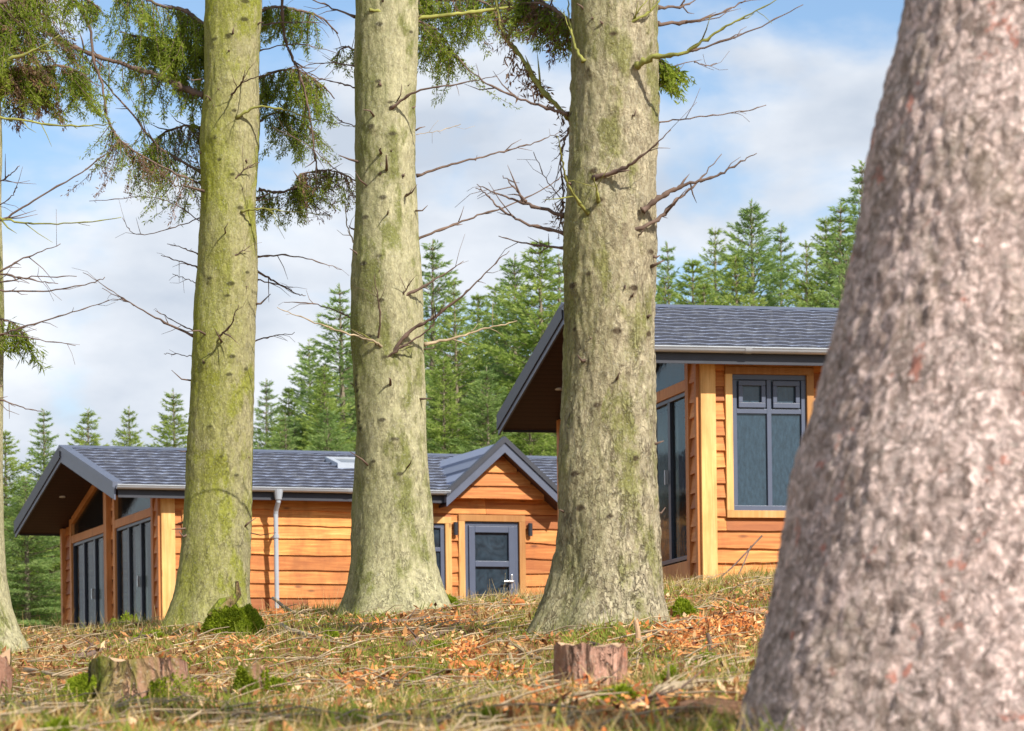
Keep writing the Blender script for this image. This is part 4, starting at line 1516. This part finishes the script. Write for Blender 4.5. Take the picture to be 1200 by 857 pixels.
# (px, top py, distance, prototype, label or None)
SPEC = [
    (6, 505, 68, 0, 'dense green conifer at the left edge beyond the left cabin gable'),
    (30, 560, 64, 2, 'low dense conifer under the left cabin\'s overhanging roof corner'), (60, 545, 66, 0, 'dark conifer directly behind the left cabin gable overhang'),
    (51, 480, 74, 1, 'conifer with a thin pointed tip left of the left cabin ridge end'),
    (103, 480, 82, 4, 'small spire-topped conifer just above the left end of the cabin ridge'),
    (151, 478, 82, 4, 'second small spire-topped conifer above the left cabin ridge'),
    (203, 458, 80, 4, 'tallest of the three small spire-topped conifers, beside the mossy trunk'),
    (255, 470, 84, 4, 'conifer hidden mostly by the mossy yellow-green trunk'),
    (312, 445, 84, 1, 'slender bluish conifer just right of the mossy yellow-green trunk'),
    (338, 455, 78, 0, 'mid green conifer over the downpipe, left of the tall bluish one'), (362, 400, 80, 2, 'broad bluish conifer between the downpipe and the skylight'), (330, 490, 74, 3, 'short thin conifer directly above the downpipe'),
    (398, 335, 76, 1, 'tall bluish conifer left of the pale snagged trunk'),
    (380, 430, 72, 0, 'short full conifer in front of the tall bluish one above the skylight'), (425, 400, 82, 2, None), (450, 330, 84, 1, None),
    (507, 282, 80, 1, 'tall narrow conifer rising just right of the pale snagged trunk'),
    (532, 330, 76, 3, 'thin browning conifer between the two pale trunks'),
    (560, 345, 84, 0, 'green conifer far behind the peak of the entrance gable'), (580, 335, 82, 3, 'thin conifer right behind the entrance gable peak'),
    (603, 300, 78, 2, 'broad conifer rising above the roof of the entrance gable'),
    (632, 282, 76, 0, 'bright green conifer against the left side of the flaky-barked trunk'),
    (655, 300, 82, 1, None), (520, 420, 68, 0, 'low green conifer left of the entrance gable peak'), (570, 430, 68, 2, 'low bluish conifer right over the entrance gable peak'), (620, 440, 68, 0, 'low green conifer under the right cabin\'s roof corner'), (480, 430, 70, 2, None),
    (690, 300, 84, 2, None), (730, 290, 80, 0, None),
    (782, 285, 78, 1, 'conifer rising just right of the flaky-barked trunk over the right cabin roof'),
    (812, 305, 74, 0, 'lower green conifer above the glazed side of the right cabin'), (838, 270, 80, 3, 'thin open conifer left of the pointed one over the right cabin'),
    (880, 236, 76, 2, 'pointed conifer rising highest over the middle of the right cabin roof'),
    (862, 300, 70, 0, 'short green conifer over the blue window of the right cabin'), (915, 262, 78, 1, 'narrow conifer right of the pointed one over the right cabin roof'),
    (945, 285, 74, 3, 'thin browning conifer near the huge foreground trunk'), (968, 255, 78, 0, 'full green conifer next to the tall thin one by the foreground trunk'),
    (985, 238, 74, 1, 'tall thin conifer beside the huge foreground trunk'),
    (1010, 190, 78, 1, 'tallest conifer top, half behind the huge foreground trunk'),
    (1060, 240, 76, 2, None), (1120, 250, 80, 0, None), (1180, 260, 76, 1, None), (1240, 250, 80, 2, None),
    (-40, 490, 72, 2, None), (-90, 470, 76, 0, None), (-140, 480, 72, 1, None),
]
rr = random.Random(3)
for k in range(15):          # lower trees in front, closing the skirts
    px = rr.choice([rr.uniform(300, 420), rr.uniform(500, 660), rr.uniform(770, 1000), rr.uniform(-10, 70)])
    base = np.interp(px, [0, 280, 320, 420, 660, 780, 1000], [575, 560, 500, 450, 400, 335, 315])
    SPEC.append((px, base + rr.uniform(-25, 25), rr.uniform(66, 73), rr.randrange(4), None))
for k in range(16):          # a deeper row closing the gaps
    px = -120 + k * 88 + rr.uniform(-25, 25)
    base = np.interp(px, [0, 280, 320, 420, 660, 780, 1000], [545, 540, 500, 420, 380, 350, 340])
    SPEC.append((px, base + rr.uniform(-15, 25), 92 + rr.uniform(-3, 6), rr.randrange(4), None))
BYLAB = {}
for (px, py, Y, pi_, lab) in SPEC:
    p = P(px, py, Y)
    gz = ground_z(p.x, Y) - .1
    H = p.z - gz
    s = H / 12.0
    sw = s * rr.uniform(.95, 1.4) if H > 7 else max(s, .55) * 1.15
    loc = (p.x, Y, gz)
    rt_, used = protos[pi_]
    if not used:
        rt_.location = loc
        rt_.rotation_euler = (0, 0, rr.uniform(0, 6))
        rt_.scale = (sw, sw, s)
        protos[pi_][1] = True
        o = rt_
    else:
        o = dup(rt_, loc, rr.uniform(0, 6), (sw, sw, s))
    if not lab:
        tone_ = {0: 'green', 1: 'slim bluish', 2: 'broad bluish', 3: 'thin-crowned', 4: 'narrow'}[pi_]
        row_ = 'in the deepest row' if Y > 88 else ('low in the front row' if Y < 73.5 else 'in the middle row')
        where_ = ('left of the left cabin' if px < 80 else 'above the left end of the left cabin roof' if px < 300 else
                  'above the downpipe and skylight' if px < 420 else 'behind the pale snagged trunk' if px < 500 else
                  'above the entrance gable' if px < 662 else 'behind the flaky-barked trunk' if px < 775 else
                  'over the right cabin roof' if px < 1005 else 'behind the huge foreground trunk')
        lab = '%s conifer %s, %s' % (tone_, row_, where_)
    tag(o, lab, 'conifer', G_BACK)
    BYLAB.setdefault(lab, []).append((px, o))

for lab, its in BYLAB.items():      # look-alikes standing together are told apart from left to right
    its.sort(key=lambda q: q[0])
    words = ['left one', 'right one'] if len(its) == 2 else ['first from left', 'second from left', 'third from left', 'fourth from left', 'fifth from left']
    if len(its) > 1:
        for (_, o), w_ in zip(its, words):
            o['label'] = lab + ', ' + w_


# ------------------------------------------------------------------ stumps and moss mound
def stump(name, label, px0, px1, ytop, ybase, mat, seed, tilt=0.0, jag=.02, moss=None, lobes=5, taper=.16):
    mid = (px0 + px1) / 2
    base = hit(mid, ybase)
    Y = base.y
    hw_ = (px1 - px0) / 2 * Y / F
    top = P(mid, ytop, Y).z
    h = top - base.z
    r = empty(name, base)
    tag(r, label, 'stump')
    rr = random.Random(seed)
    seg = 120
    n = 26
    vs, fs = [], []
    for i in range(n + 1):
        t = i / n
        for k in range(seg):
            a = 2 * math.pi * k / seg
            fl_ = 1 + taper * (1 - t) ** 2 * (1 + .8 * math.cos(lobes * a + seed))
            rad = hw_ * .92 * fl_ * (1 + .05 * noise.noise(Vector((math.cos(a) * 2, math.sin(a) * 2, t + seed))))
            rad += .010 * noise.noise(Vector((math.cos(a) * hw_ * 40, math.sin(a) * hw_ * 40, t * h * 12)))
            z = -.1 + (h + .1) * t
            if i == n:
                z += jag * noise.noise(Vector((math.cos(a) * 2.5, math.sin(a) * 2.5, seed * 3.0))) * 2 + tilt * math.cos(a)
            vs.append((math.cos(a) * rad, math.sin(a) * rad, z))
    for i in range(n):
        for k in range(seg):
            k2 = (k + 1) % seg
            fs.append((i * seg + k, i * seg + k2, (i + 1) * seg + k2, (i + 1) * seg + k))
    mb = MB()
    mb.add(vs, fs, 0.0)
    mb.build('bark', M[mat], r, smooth=True)
    mb = MB()
    ring = [vs[n * seg + k] for k in range(seg)]
    vv = [(0, 0, h - .005)]
    for f_ in (.5, .96):
        vv += [(x * f_, y * f_, z * f_ + (h - .004) * (1 - f_)) for x, y, z in ring]
    ff = [(0, 1 + k, 1 + (k + 1) % seg) for k in range(seg)]
    ff += [(1 + k, 1 + seg + k, 1 + seg + (k + 1) % seg, 1 + (k + 1) % seg) for k in range(seg)]
    mb.add(vv, ff)
    mb.build('cut_face', M['cut_wood'], r, smooth=False)
    if moss:
        rg = np.random.default_rng(seed)
        m = moss[0]
        a = rg.normal(moss[1], moss[2], m)
        zz = rg.random(m) ** 1.2 * h * moss[3] * (.72 + .28 * np.sin(a * 3.1 + seed))
        rad = hw_ * (1.0 + taper * (1 - zz / h) ** 2 * (1 + .8 * np.cos(lobes * a + seed))) * .96
        keep = np.array([noise.noise(Vector((math.cos(x) * 2.2, math.sin(x) * 2.2, z * 7 + seed))) > -.12 for x, z in zip(a, zz)])
        a, zz, rad = a[keep], zz[keep], rad[keep]
        m = len(a)
        C = np.stack([np.cos(a) * rad, np.sin(a) * rad, zz], 1)
        D = np.stack([np.cos(a), np.sin(a), rg.normal(.3, .5, m)], 1) + rg.normal(0, .4, (m, 3))
        cards('moss', C, D, rg.normal(0, 1, (m, 3)), rg.uniform(.008, .022, m), rg.uniform(.006, .012, m), rg.random(m), M['moss'], r)
    return r


stump('tree_stump', 'wide old brown stump furred with bright moss, blurred at lower left', 100, 225, 775, 832, 'stump_brown', 3, jag=.012, moss=(26000, 3.9, .65, .7), taper=.9)
stump('tree_stump', 'short red and grey barked stump in front of the flaky-barked trunk', 646, 738, 757, 806, 'stump_red', 5, jag=.014, lobes=3, taper=.05)
stump('tree_stump', 'small low mossy stump in the grass right of the wide mossy stump', 278, 312, 782, 812, 'stump_brown', 8, jag=.03, moss=(2500, 4.6, 1.2, 1.0))
stump('tree_stump', 'brown broken stump cut by the left edge near the flared trunk foot', -45, 16, 778, 822, 'stump_brown', 12, jag=.05)


def mound(name, label, cat, px0, px1, ytop, ybase, seed, mat='moss', n=14000):
    mid = (px0 + px1) / 2
    base = hit(mid, ybase)
    Y = base.y
    a = (px1 - px0) / 2 * Y / F
    h = max(.04, P(mid, ytop, Y).z - base.z)
    r = empty(name, base)
    tag(r, label, cat)
    mb = MB()
    seg, rn = 48, 14
    vs, fs = [(0, 0, h)], []

    def dome(u, ang):
        rad = a * u * (1 + .35 * noise.noise(Vector((math.cos(ang) * 1.5, math.sin(ang) * 1.5, seed))))
        z = h * math.sqrt(max(0, 1 - u ** 2.4)) * (1 + .55 * noise.noise(Vector((math.cos(ang) * u * 2.6, math.sin(ang) * u * 2.6, seed + 4.0))) + .3 * noise.noise(Vector((math.cos(ang) * u * 7, math.sin(ang) * u * 7, seed + 9.0)))) - .05 * u
        return (math.cos(ang) * rad, math.sin(ang) * rad * .8, z)
    for i in range(1, rn + 1):
        for k in range(seg):
            vs.append(dome(i / rn, 2 * math.pi * k / seg))
    fs += [(0, 1 + k, 1 + (k + 1) % seg) for k in range(seg)]
    for i in range(rn - 1):
        for k in range(seg):
            k2 = (k + 1) % seg
            fs.append((1 + i * seg + k, 1 + (i + 1) * seg + k, 1 + (i + 1) * seg + k2, 1 + i * seg + k2))
    mb.add(vs, fs, .3)
    mb.build('moss_bed', M[mat], r, smooth=True)
    rg = np.random.default_rng(seed)
    u = np.sqrt(rg.random(n))
    an = rg.uniform(0, 6.283, n)
    C = np.array([dome(x, y) for x, y in zip(u, an)])
    D = C / (np.linalg.norm(C, axis=1, keepdims=True) + 1e-6) + rg.normal(0, .5, (n, 3))
    cards('moss_shoots', C, D, rg.normal(0, 1, (n, 3)), rg.uniform(.012, .032, n), rg.uniform(.006, .012, n), np.clip(rg.normal(.5, .25, n), 0, 1), M[mat], r)
    return r, h


mo, mh = mound('mossy_stump', 'bright green moss-covered stump with an upright splinter at the foot of the yellow-green trunk', 'stump', 236, 312, 710, 742, 3)
mb = MB()
k_ = 27.0 / F
mb.tube([(-.10, -.06, mh * .7), (0.0, -.03, mh + 6 * k_), (.035, -.02, mh + 12 * k_), (.028, -.02, mh + 25 * k_)], [.05, .035, .024, .012], 8)
mb.tube([(-.16, -.06, mh * .6), (-.08, -.03, mh + 4 * k_), (.0, -.03, mh + 7 * k_)], [.03, .03, .018], 7)
mb.build('splinter', M['stump_brown'], mo, smooth=False)
mound('moss_clump', 'low green moss clump at the right foot of the pale snagged trunk', 'moss', 512, 540, 700, 712, 4, n=2500)
mound('moss_clump', 'green moss clump on the right root of the flaky-barked trunk', 'moss', 782, 818, 706, 722, 6, n=3500)
for (a_, b_2, c_2, d_2, sd_, lb_) in [(120, 170, 724, 732, 21, 'thin moss strip in front of the left cabin glazed end'), (372, 400, 742, 749, 22, 'small moss tuft below the downpipe'), (500, 530, 756, 763, 23, 'small moss tuft left of the rusty rotten log piece'), (690, 760, 812, 824, 24, 'moss patch at the foot of the red stump'), (800, 860, 768, 778, 25, 'long moss patch right of the red stump'), (770, 800, 790, 800, 26, 'small moss tuft above the pale fallen branch'), (300, 350, 800, 812, 27, 'moss patch beside the small low mossy stump'), (470, 500, 800, 809, 28, 'moss tuft in the central foreground grass'), (380, 440, 838, 852, 29, 'moss patch at the bottom edge left of centre')]:
    mound('moss_clump', lb_, 'moss', a_, b_2, c_2, d_2, sd_, n=3000)
mound('moss_clump', 'flat moss patch at the bottom edge below the red stump', 'moss', 548, 596, 838, 853, 9, n=5000)
mound('moss_clump', 'moss patch at the bottom left corner', 'moss', 40, 105, 848, 868, 10, n=5000)
mound('moss_clump', 'moss patch in the grass before the left cabin corner', 'moss', 150, 210, 742, 750, 13, n=5000)


# ------------------------------------------------------------------ ground cover: dead grass, litter, chips, moss, twigs
def scatter(n, y0, y1, seed, power=1.0, u0=-.175, u1=.175, clump=0.0, cs=1.0, keep=None):
    rg = np.random.default_rng(seed)
    y = y0 + (y1 - y0) * rg.random(n) ** power
    u = rg.uniform(u0, u1, n)
    x = u * y
    out_ = []
    for a, b in zip(x, y):
        if clump:
            v = noise.noise(Vector((a * cs, b * cs * .7, seed * .37)))
            if v < clump and rg.random() > .12:
                continue
        if keep and not keep(a, b):
            continue
        out_.append((a, b, ground_z(a, b)))
    return np.array(out_), rg


def inside(a, b):      # not inside the cabins
    for c_ in (cz, cr):
        o = c_.root
        dx, dy = a - o.location.x, b - o.location.y
        th = o.rotation_euler.z
        lx = dx * math.cos(th) + dy * math.sin(th)
        ly = -dx * math.sin(th) + dy * math.cos(th)
        if -.1 < lx < c_.len + .1 and -.12 < ly < c_.W + .1:
            return False
    return True


# dead grass
PT, rg = scatter(70000, 8.5, 37, 1, 1.15, clump=-.05, cs=.8)
n = len(PT)
D = np.stack([rg.normal(0, .75, n), rg.normal(0, .6, n), np.abs(rg.normal(.75, .45, n))], 1)
hgt = rg.gamma(2.2, .024, n) + .015
tag(cards('dead_grass', PT + np.array([0, 0, -.01]), D, rg.normal(0, 1, (n, 3)) * [1, .3, .2] + [0, 1, 0], hgt, rg.uniform(.0025, .006, n), rg.random(n), M['straw'], kind='blade'), 'low straw-coloured dead grass covering the forest floor', 'grass', kind='stuff')
# taller tussocks near the crest and before the cabins
PT, rg = scatter(24000, 27, 39.5, 2, 1.0, clump=.05, cs=1.1, keep=inside)
n = len(PT)
D = np.stack([rg.normal(0, .35, n), rg.normal(0, .3, n), np.full(n, 1.0)], 1)
tag(cards('tall_dry_grass', PT, D, rg.normal(0, 1, (n, 3)) * [1, .3, .2] + [0, 1, 0], rg.gamma(2.2, .030, n) + .02, rg.uniform(.003, .006, n), rg.random(n), M['straw'], kind='blade'), 'taller dry grass tufts along the crest before the cabins', 'grass', kind='stuff')
PT, rg = scatter(120000, 8.5, 40, 3, 1.1, clump=.10, cs=1.1, keep=inside)
n = len(PT)
D = np.stack([rg.normal(0, .6, n), rg.normal(0, .5, n), np.full(n, .9)], 1)
tag(cards('green_grass', PT, D, rg.normal(0, 1, (n, 3)) * [1, .3, .2] + [0, 1, 0], rg.gamma(2.5, .016, n) + .012, rg.uniform(.005, .010, n), rg.random(n), M['green_grass'], kind='blade'), 'patches of short green grass and moss among the litter', 'grass', kind='stuff')
# taller straw close to the camera
PT, rg = scatter(3600, 8.3, 14.0, 12, 1.0, clump=.16, cs=1.2)
n = len(PT)
D = np.stack([rg.normal(0, .35, n), rg.normal(0, .3, n), np.full(n, 1.0)], 1)
tag(cards('near_dry_grass', PT, D, rg.normal(0, 1, (n, 3)) * [1, .3, .2] + [0, 1, 0], rg.gamma(2.5, .022, n) + .02, rg.uniform(.002, .0045, n), rg.random(n), M['straw'], kind='blade'), 'blurred upright dry grass nearest the camera', 'grass', kind='stuff')
# fallen leaves and bark flakes
PT, rg = scatter(42000, 8.5, 34, 4, 1.1)
n = len(PT)
D = np.stack([rg.normal(0, 1, n), rg.normal(0, 1, n), rg.normal(.1, .35, n)], 1)
tag(cards('leaf_litter', PT + np.array([0, 0, .012]), D, np.stack([rg.normal(0, .5, n), rg.normal(-.3, .5, n), np.ones(n)], 1), rg.uniform(.02, .075, n), rg.uniform(.012, .035, n), np.clip(rg.normal(.5, .3, n), 0, 1), M['leaf']), 'brown fallen leaves and bark flakes on the forest floor', 'leaf litter', kind='stuff')
# orange wood chips: clusters seen in the photograph
CL = [(850, 740, 45, 14, 1500), (880, 722, 30, 8, 500), (800, 755, 35, 10, 700), (545, 772, 26, 9, 420), (590, 790, 30, 10, 420), (660, 822, 35, 8, 300), (520, 735, 28, 6, 300), (315, 722, 16, 8, 160), (440, 800, 40, 9, 180), (600, 706, 9, 4, 120), (260, 765, 50, 8, 160), (130, 735, 60, 3, 220), (740, 840, 60, 12, 260), (450, 735, 60, 8, 260), (610, 845, 30, 8, 200)]
rg = np.random.default_rng(5)
pts = []
for (cx, cy, sx, sy, m) in CL:
    c0 = hit(cx, cy)
    k = c0.y / F
    for j in range(int(m * 1.15)):
        x = c0.x + rg.normal(0, sx * k * .6)
        y = c0.y + rg.normal(0, .7)
        pts.append((x, y, ground_z(x, y) + .018 + abs(rg.normal(0, .012))))
PT = np.array(pts)
n = len(PT)
D = np.stack([rg.normal(0, 1, n), rg.normal(0, 1, n), rg.normal(.15, .45, n)], 1)
tag(cards('wood_chips', PT, D, np.stack([rg.normal(0, .6, n), rg.normal(-.5, .5, n), np.ones(n)], 1), rg.gamma(2.5, .012, n) + .010, rg.uniform(.008, .024, n), rg.random(n), M['chip']), 'fresh orange wood chips scattered around the cut stumps', 'wood chips', kind='stuff')
# fine twigs
mb = MB()
rr = random.Random(8)
for k in range(1500):
    y = 9 + 24 * rr.random()
    x = rr.uniform(-.17, .17) * y
    a = rr.gauss(0, .9)
    ln = rr.uniform(.08, .4)
    dx, dy = math.cos(a) * ln, math.sin(a) * ln
    p0 = Vector((x, y, ground_z(x, y) + .03))
    p2 = Vector((x + dx, y + dy, ground_z(x + dx, y + dy) + rr.uniform(.02, .09)))
    p1 = (p0 + p2) / 2 + Vector((0, rr.gauss(0, .02), rr.uniform(0, .03)))
    r_ = rr.uniform(.002, .006)
    mb.tube([p0, p1, p2], [r_, r_ * .8, r_ * .4], 4, rr.random())
tag(mb.build('twig_litter', M['twig_dry']), 'thin dry twigs strewn over the forest floor', 'twigs', kind='stuff')

# fallen branches one can point to: (pixels), radius, material, label
FB = [
    ([(85, 792), (110, 768), (150, 752), (178, 744)], .022, 'twig', 'dark bent fallen branch in front of the left cabin gable'),
    ([(30, 790), (85, 792), (135, 780)], .014, 'twig_dry', 'thin fallen branch behind the wide mossy stump'),
    ([(330, 735), (380, 752), (420, 760)], .018, 'twig_dry', 'pale fallen stick below the pale snagged trunk, left one'),
    ([(400, 742), (445, 733), (500, 728), (560, 722)], .020, 'twig', 'long fallen branch lying before the pale snagged trunk'),
    ([(320, 700), (345, 722), (370, 745)], .016, 'twig_dry', 'leaning stick right of the moss-covered stump'),
    ([(478, 758), (510, 748), (540, 736)], .024, 'twig', 'thick dark fallen stick centre of the clearing'),
    ([(585, 752), (612, 766), (640, 780)], .020, 'twig_dry', 'dry stick sloping down to the left side of the red stump'),
    ([(560, 800), (610, 806), (700, 812)], .014, 'twig', 'low fallen branch left of the red stump foot'),
    ([(770, 822), (805, 812), (850, 805), (880, 804)], .026, 'twig_dry', 'pale fallen branch at lower right by the foreground trunk'),
    ([(735, 836), (770, 824), (800, 812)], .016, 'twig', 'dark stick crossing below the pale branch at lower right'),
    ([(750, 745), (790, 742), (840, 735), (885, 728)], .018, 'twig_dry', 'long stick in the chips right of the flaky-barked trunk'),
    ([(445, 806), (505, 814), (560, 818)], .014, 'twig', 'fallen branch low in the centre foreground'),
    ([(360, 826), (400, 815), (440, 812)], .018, 'twig_dry', 'pale stick in blurred grass at the lower centre'),
    ([(10, 822), (60, 818), (100, 826)], .020, 'twig_dry', 'pale blurred stick at the lower left corner'),
    ([(690, 760), (760, 770), (830, 778)], .012, 'twig', 'thin dark stick behind the red stump'),
    ([(620, 700), (655, 712), (690, 722)], .012, 'twig_dry', 'thin stick at the left root of the flaky-barked trunk'),
]
for i, (pts, r_, m, lab) in enumerate(FB):
    base = [hit(*p) for p in pts]
    ymean = sum(b.y for b in base) / len(base)
    w3 = []
    for b0, (px, py) in zip(base, pts):
        yy = ymean + max(-1.2, min(1.2, b0.y - ymean))
        q = P(px, py, yy)
        q.z = max(q.z, ground_z(q.x, q.y) + r_ * .6)
        if q.z > ground_z(q.x, q.y) + .18:
            q.z = ground_z(q.x, q.y) + .18
        w3.append(q)
    path = sm(w3, 5)
    rr = random.Random(i)
    path = [p + Vector((0, 0, rr.gauss(0, .006))) for p in path]
    mb = MB()
    nn = len(path)
    o0 = path[0].copy()
    mb.tube([p - o0 for p in path], [r_ * (1 - .6 * j / nn) * rr.uniform(.9, 1.15) for j in range(nn)], 8, .5)
    for j in range(4):
        p = path[rr.randrange(2, nn)] - o0
        mb.tube([p, p + Vector((rr.uniform(-.15, .15), rr.uniform(-.1, .1), rr.uniform(.02, .1)))], [r_ * .4, .002], 5)
    o = mb.build('fallen_branch', M[m], loc=o0, smooth=True)
    tag(o, lab, 'branch', 'fallen branches on the forest floor')

# standing dry stalks near the right cabin
for (pts, lab) in [([(818, 708), (850, 672), (893, 628)], 'long dry stalk leaning right before the right cabin corner'),
                   ([(862, 690), (870, 664), (880, 640)], 'short dry stalk beside the leaning one under the blue window')]:
    w3 = [P(px, py, 35.5 + .3 * i) for i, (px, py) in enumerate(pts)]
    w3[0].z = ground_z(w3[0].x, w3[0].y) - .02
    o0 = w3[0].copy()
    mb = MB()
    mb.tube([p - o0 for p in sm(w3, 6)], .009, 6)
    tag(mb.build('dry_stalk', M['twig'], loc=o0), lab, 'stalk')
# short upright stakes of split wood near the trunk foot
for (px, y0, y1, r_, m, lab) in [(748, 756, 727, .016, 'cut_wood', 'short pale upright stick right of the red stump'),
                                 (600, 790, 765, .012, 'twig_dry', 'short upright stick left of the red stump'),
                                 (832, 762, 742, .014, 'twig', 'small dark upright stub among the orange chips')]:
    b0 = hit(px, y0)
    top = P(px - 3, y1, b0.y)
    mb = MB()
    mb.tube([(0, 0, -.03), (0, 0, (top.z - b0.z) * .5), (top.x - b0.x, 0, top.z - b0.z)], [r_, r_ * .9, r_ * .8], 8)
    tag(mb.build('stick', M[m], loc=b0), lab, 'stick')


# rotten orange wood lumps
def lump(px, py, wpx, hpx, mat, name, label, cat, seed):
    b0 = hit(px, py)
    k = b0.y / F
    mb = MB()
    seg, rings = 22, 14
    vs, fs = [], []
    for i in range(rings + 1):
        t = i / rings
        x = (t - .5) * wpx * k
        rad = hpx * k * .5 * math.sqrt(max(.02, 1 - (2 * t - 1) ** 4))
        for q in range(seg):
            a = 2 * math.pi * q / seg
            r2 = rad * (1 + .45 * noise.noise(Vector((x * 14, math.cos(a) * 1.6, math.sin(a) * 1.6 + seed))))
            vs.append((x, math.cos(a) * r2 * 1.3, math.sin(a) * r2 + rad * .5))
    for i in range(rings):
        for q in range(seg):
            q2 = (q + 1) % seg
            fs.append((i * seg + q, i * seg + q2, (i + 1) * seg + q2, (i + 1) * seg + q))
    fs += [tuple(range(seg))[::-1], tuple(range(rings * seg, (rings + 1) * seg))]
    mb.add(vs, fs, .2)
    o = mb.build(name, M[mat], loc=b0, smooth=False)
    o.rotation_euler = (0, random.uniform(-.1, .1), random.uniform(-.5, .5))
    tag(o, label, cat)


M['rot'] = plain('rot', (.42, .15, .05), .95, .05, var=.5, scale=25)
M['rot_dark'] = plain('rot_dark', (.16, .09, .055), .95, .05, var=.5, scale=18)
lump(548, 788, 56, 16, 'rot', 'rotten_log', 'rusty orange rotten log piece left of the red stump', 'log', 1)
lump(606, 713, 18, 13, 'rot', 'wood_chunk', 'small bright orange wood chunk below the entrance door', 'wood chunk', 2)
lump(322, 722, 26, 10, 'rot', 'wood_chunk', 'orange split wood piece right of the moss-covered stump', 'wood chunk', 3)
lump(880, 722, 44, 10, 'cut_wood', 'wood_chunk', 'pale orange split log among the chips by the foreground trunk', 'wood chunk', 4)
lump(845, 850, 120, 34, 'rot_dark', 'rotten_log', 'dark brown rotten log at the bottom against the foreground trunk', 'log', 5)
lump(538, 734, 30, 9, 'rot', 'wood_chunk', 'reddish wood piece before the door behind the clearing', 'wood chunk', 6)
lump(600, 838, 26, 9, 'cut_wood', 'wood_chunk', 'pale wood chunk at the bottom centre left of the moss patch', 'wood chunk', 7)
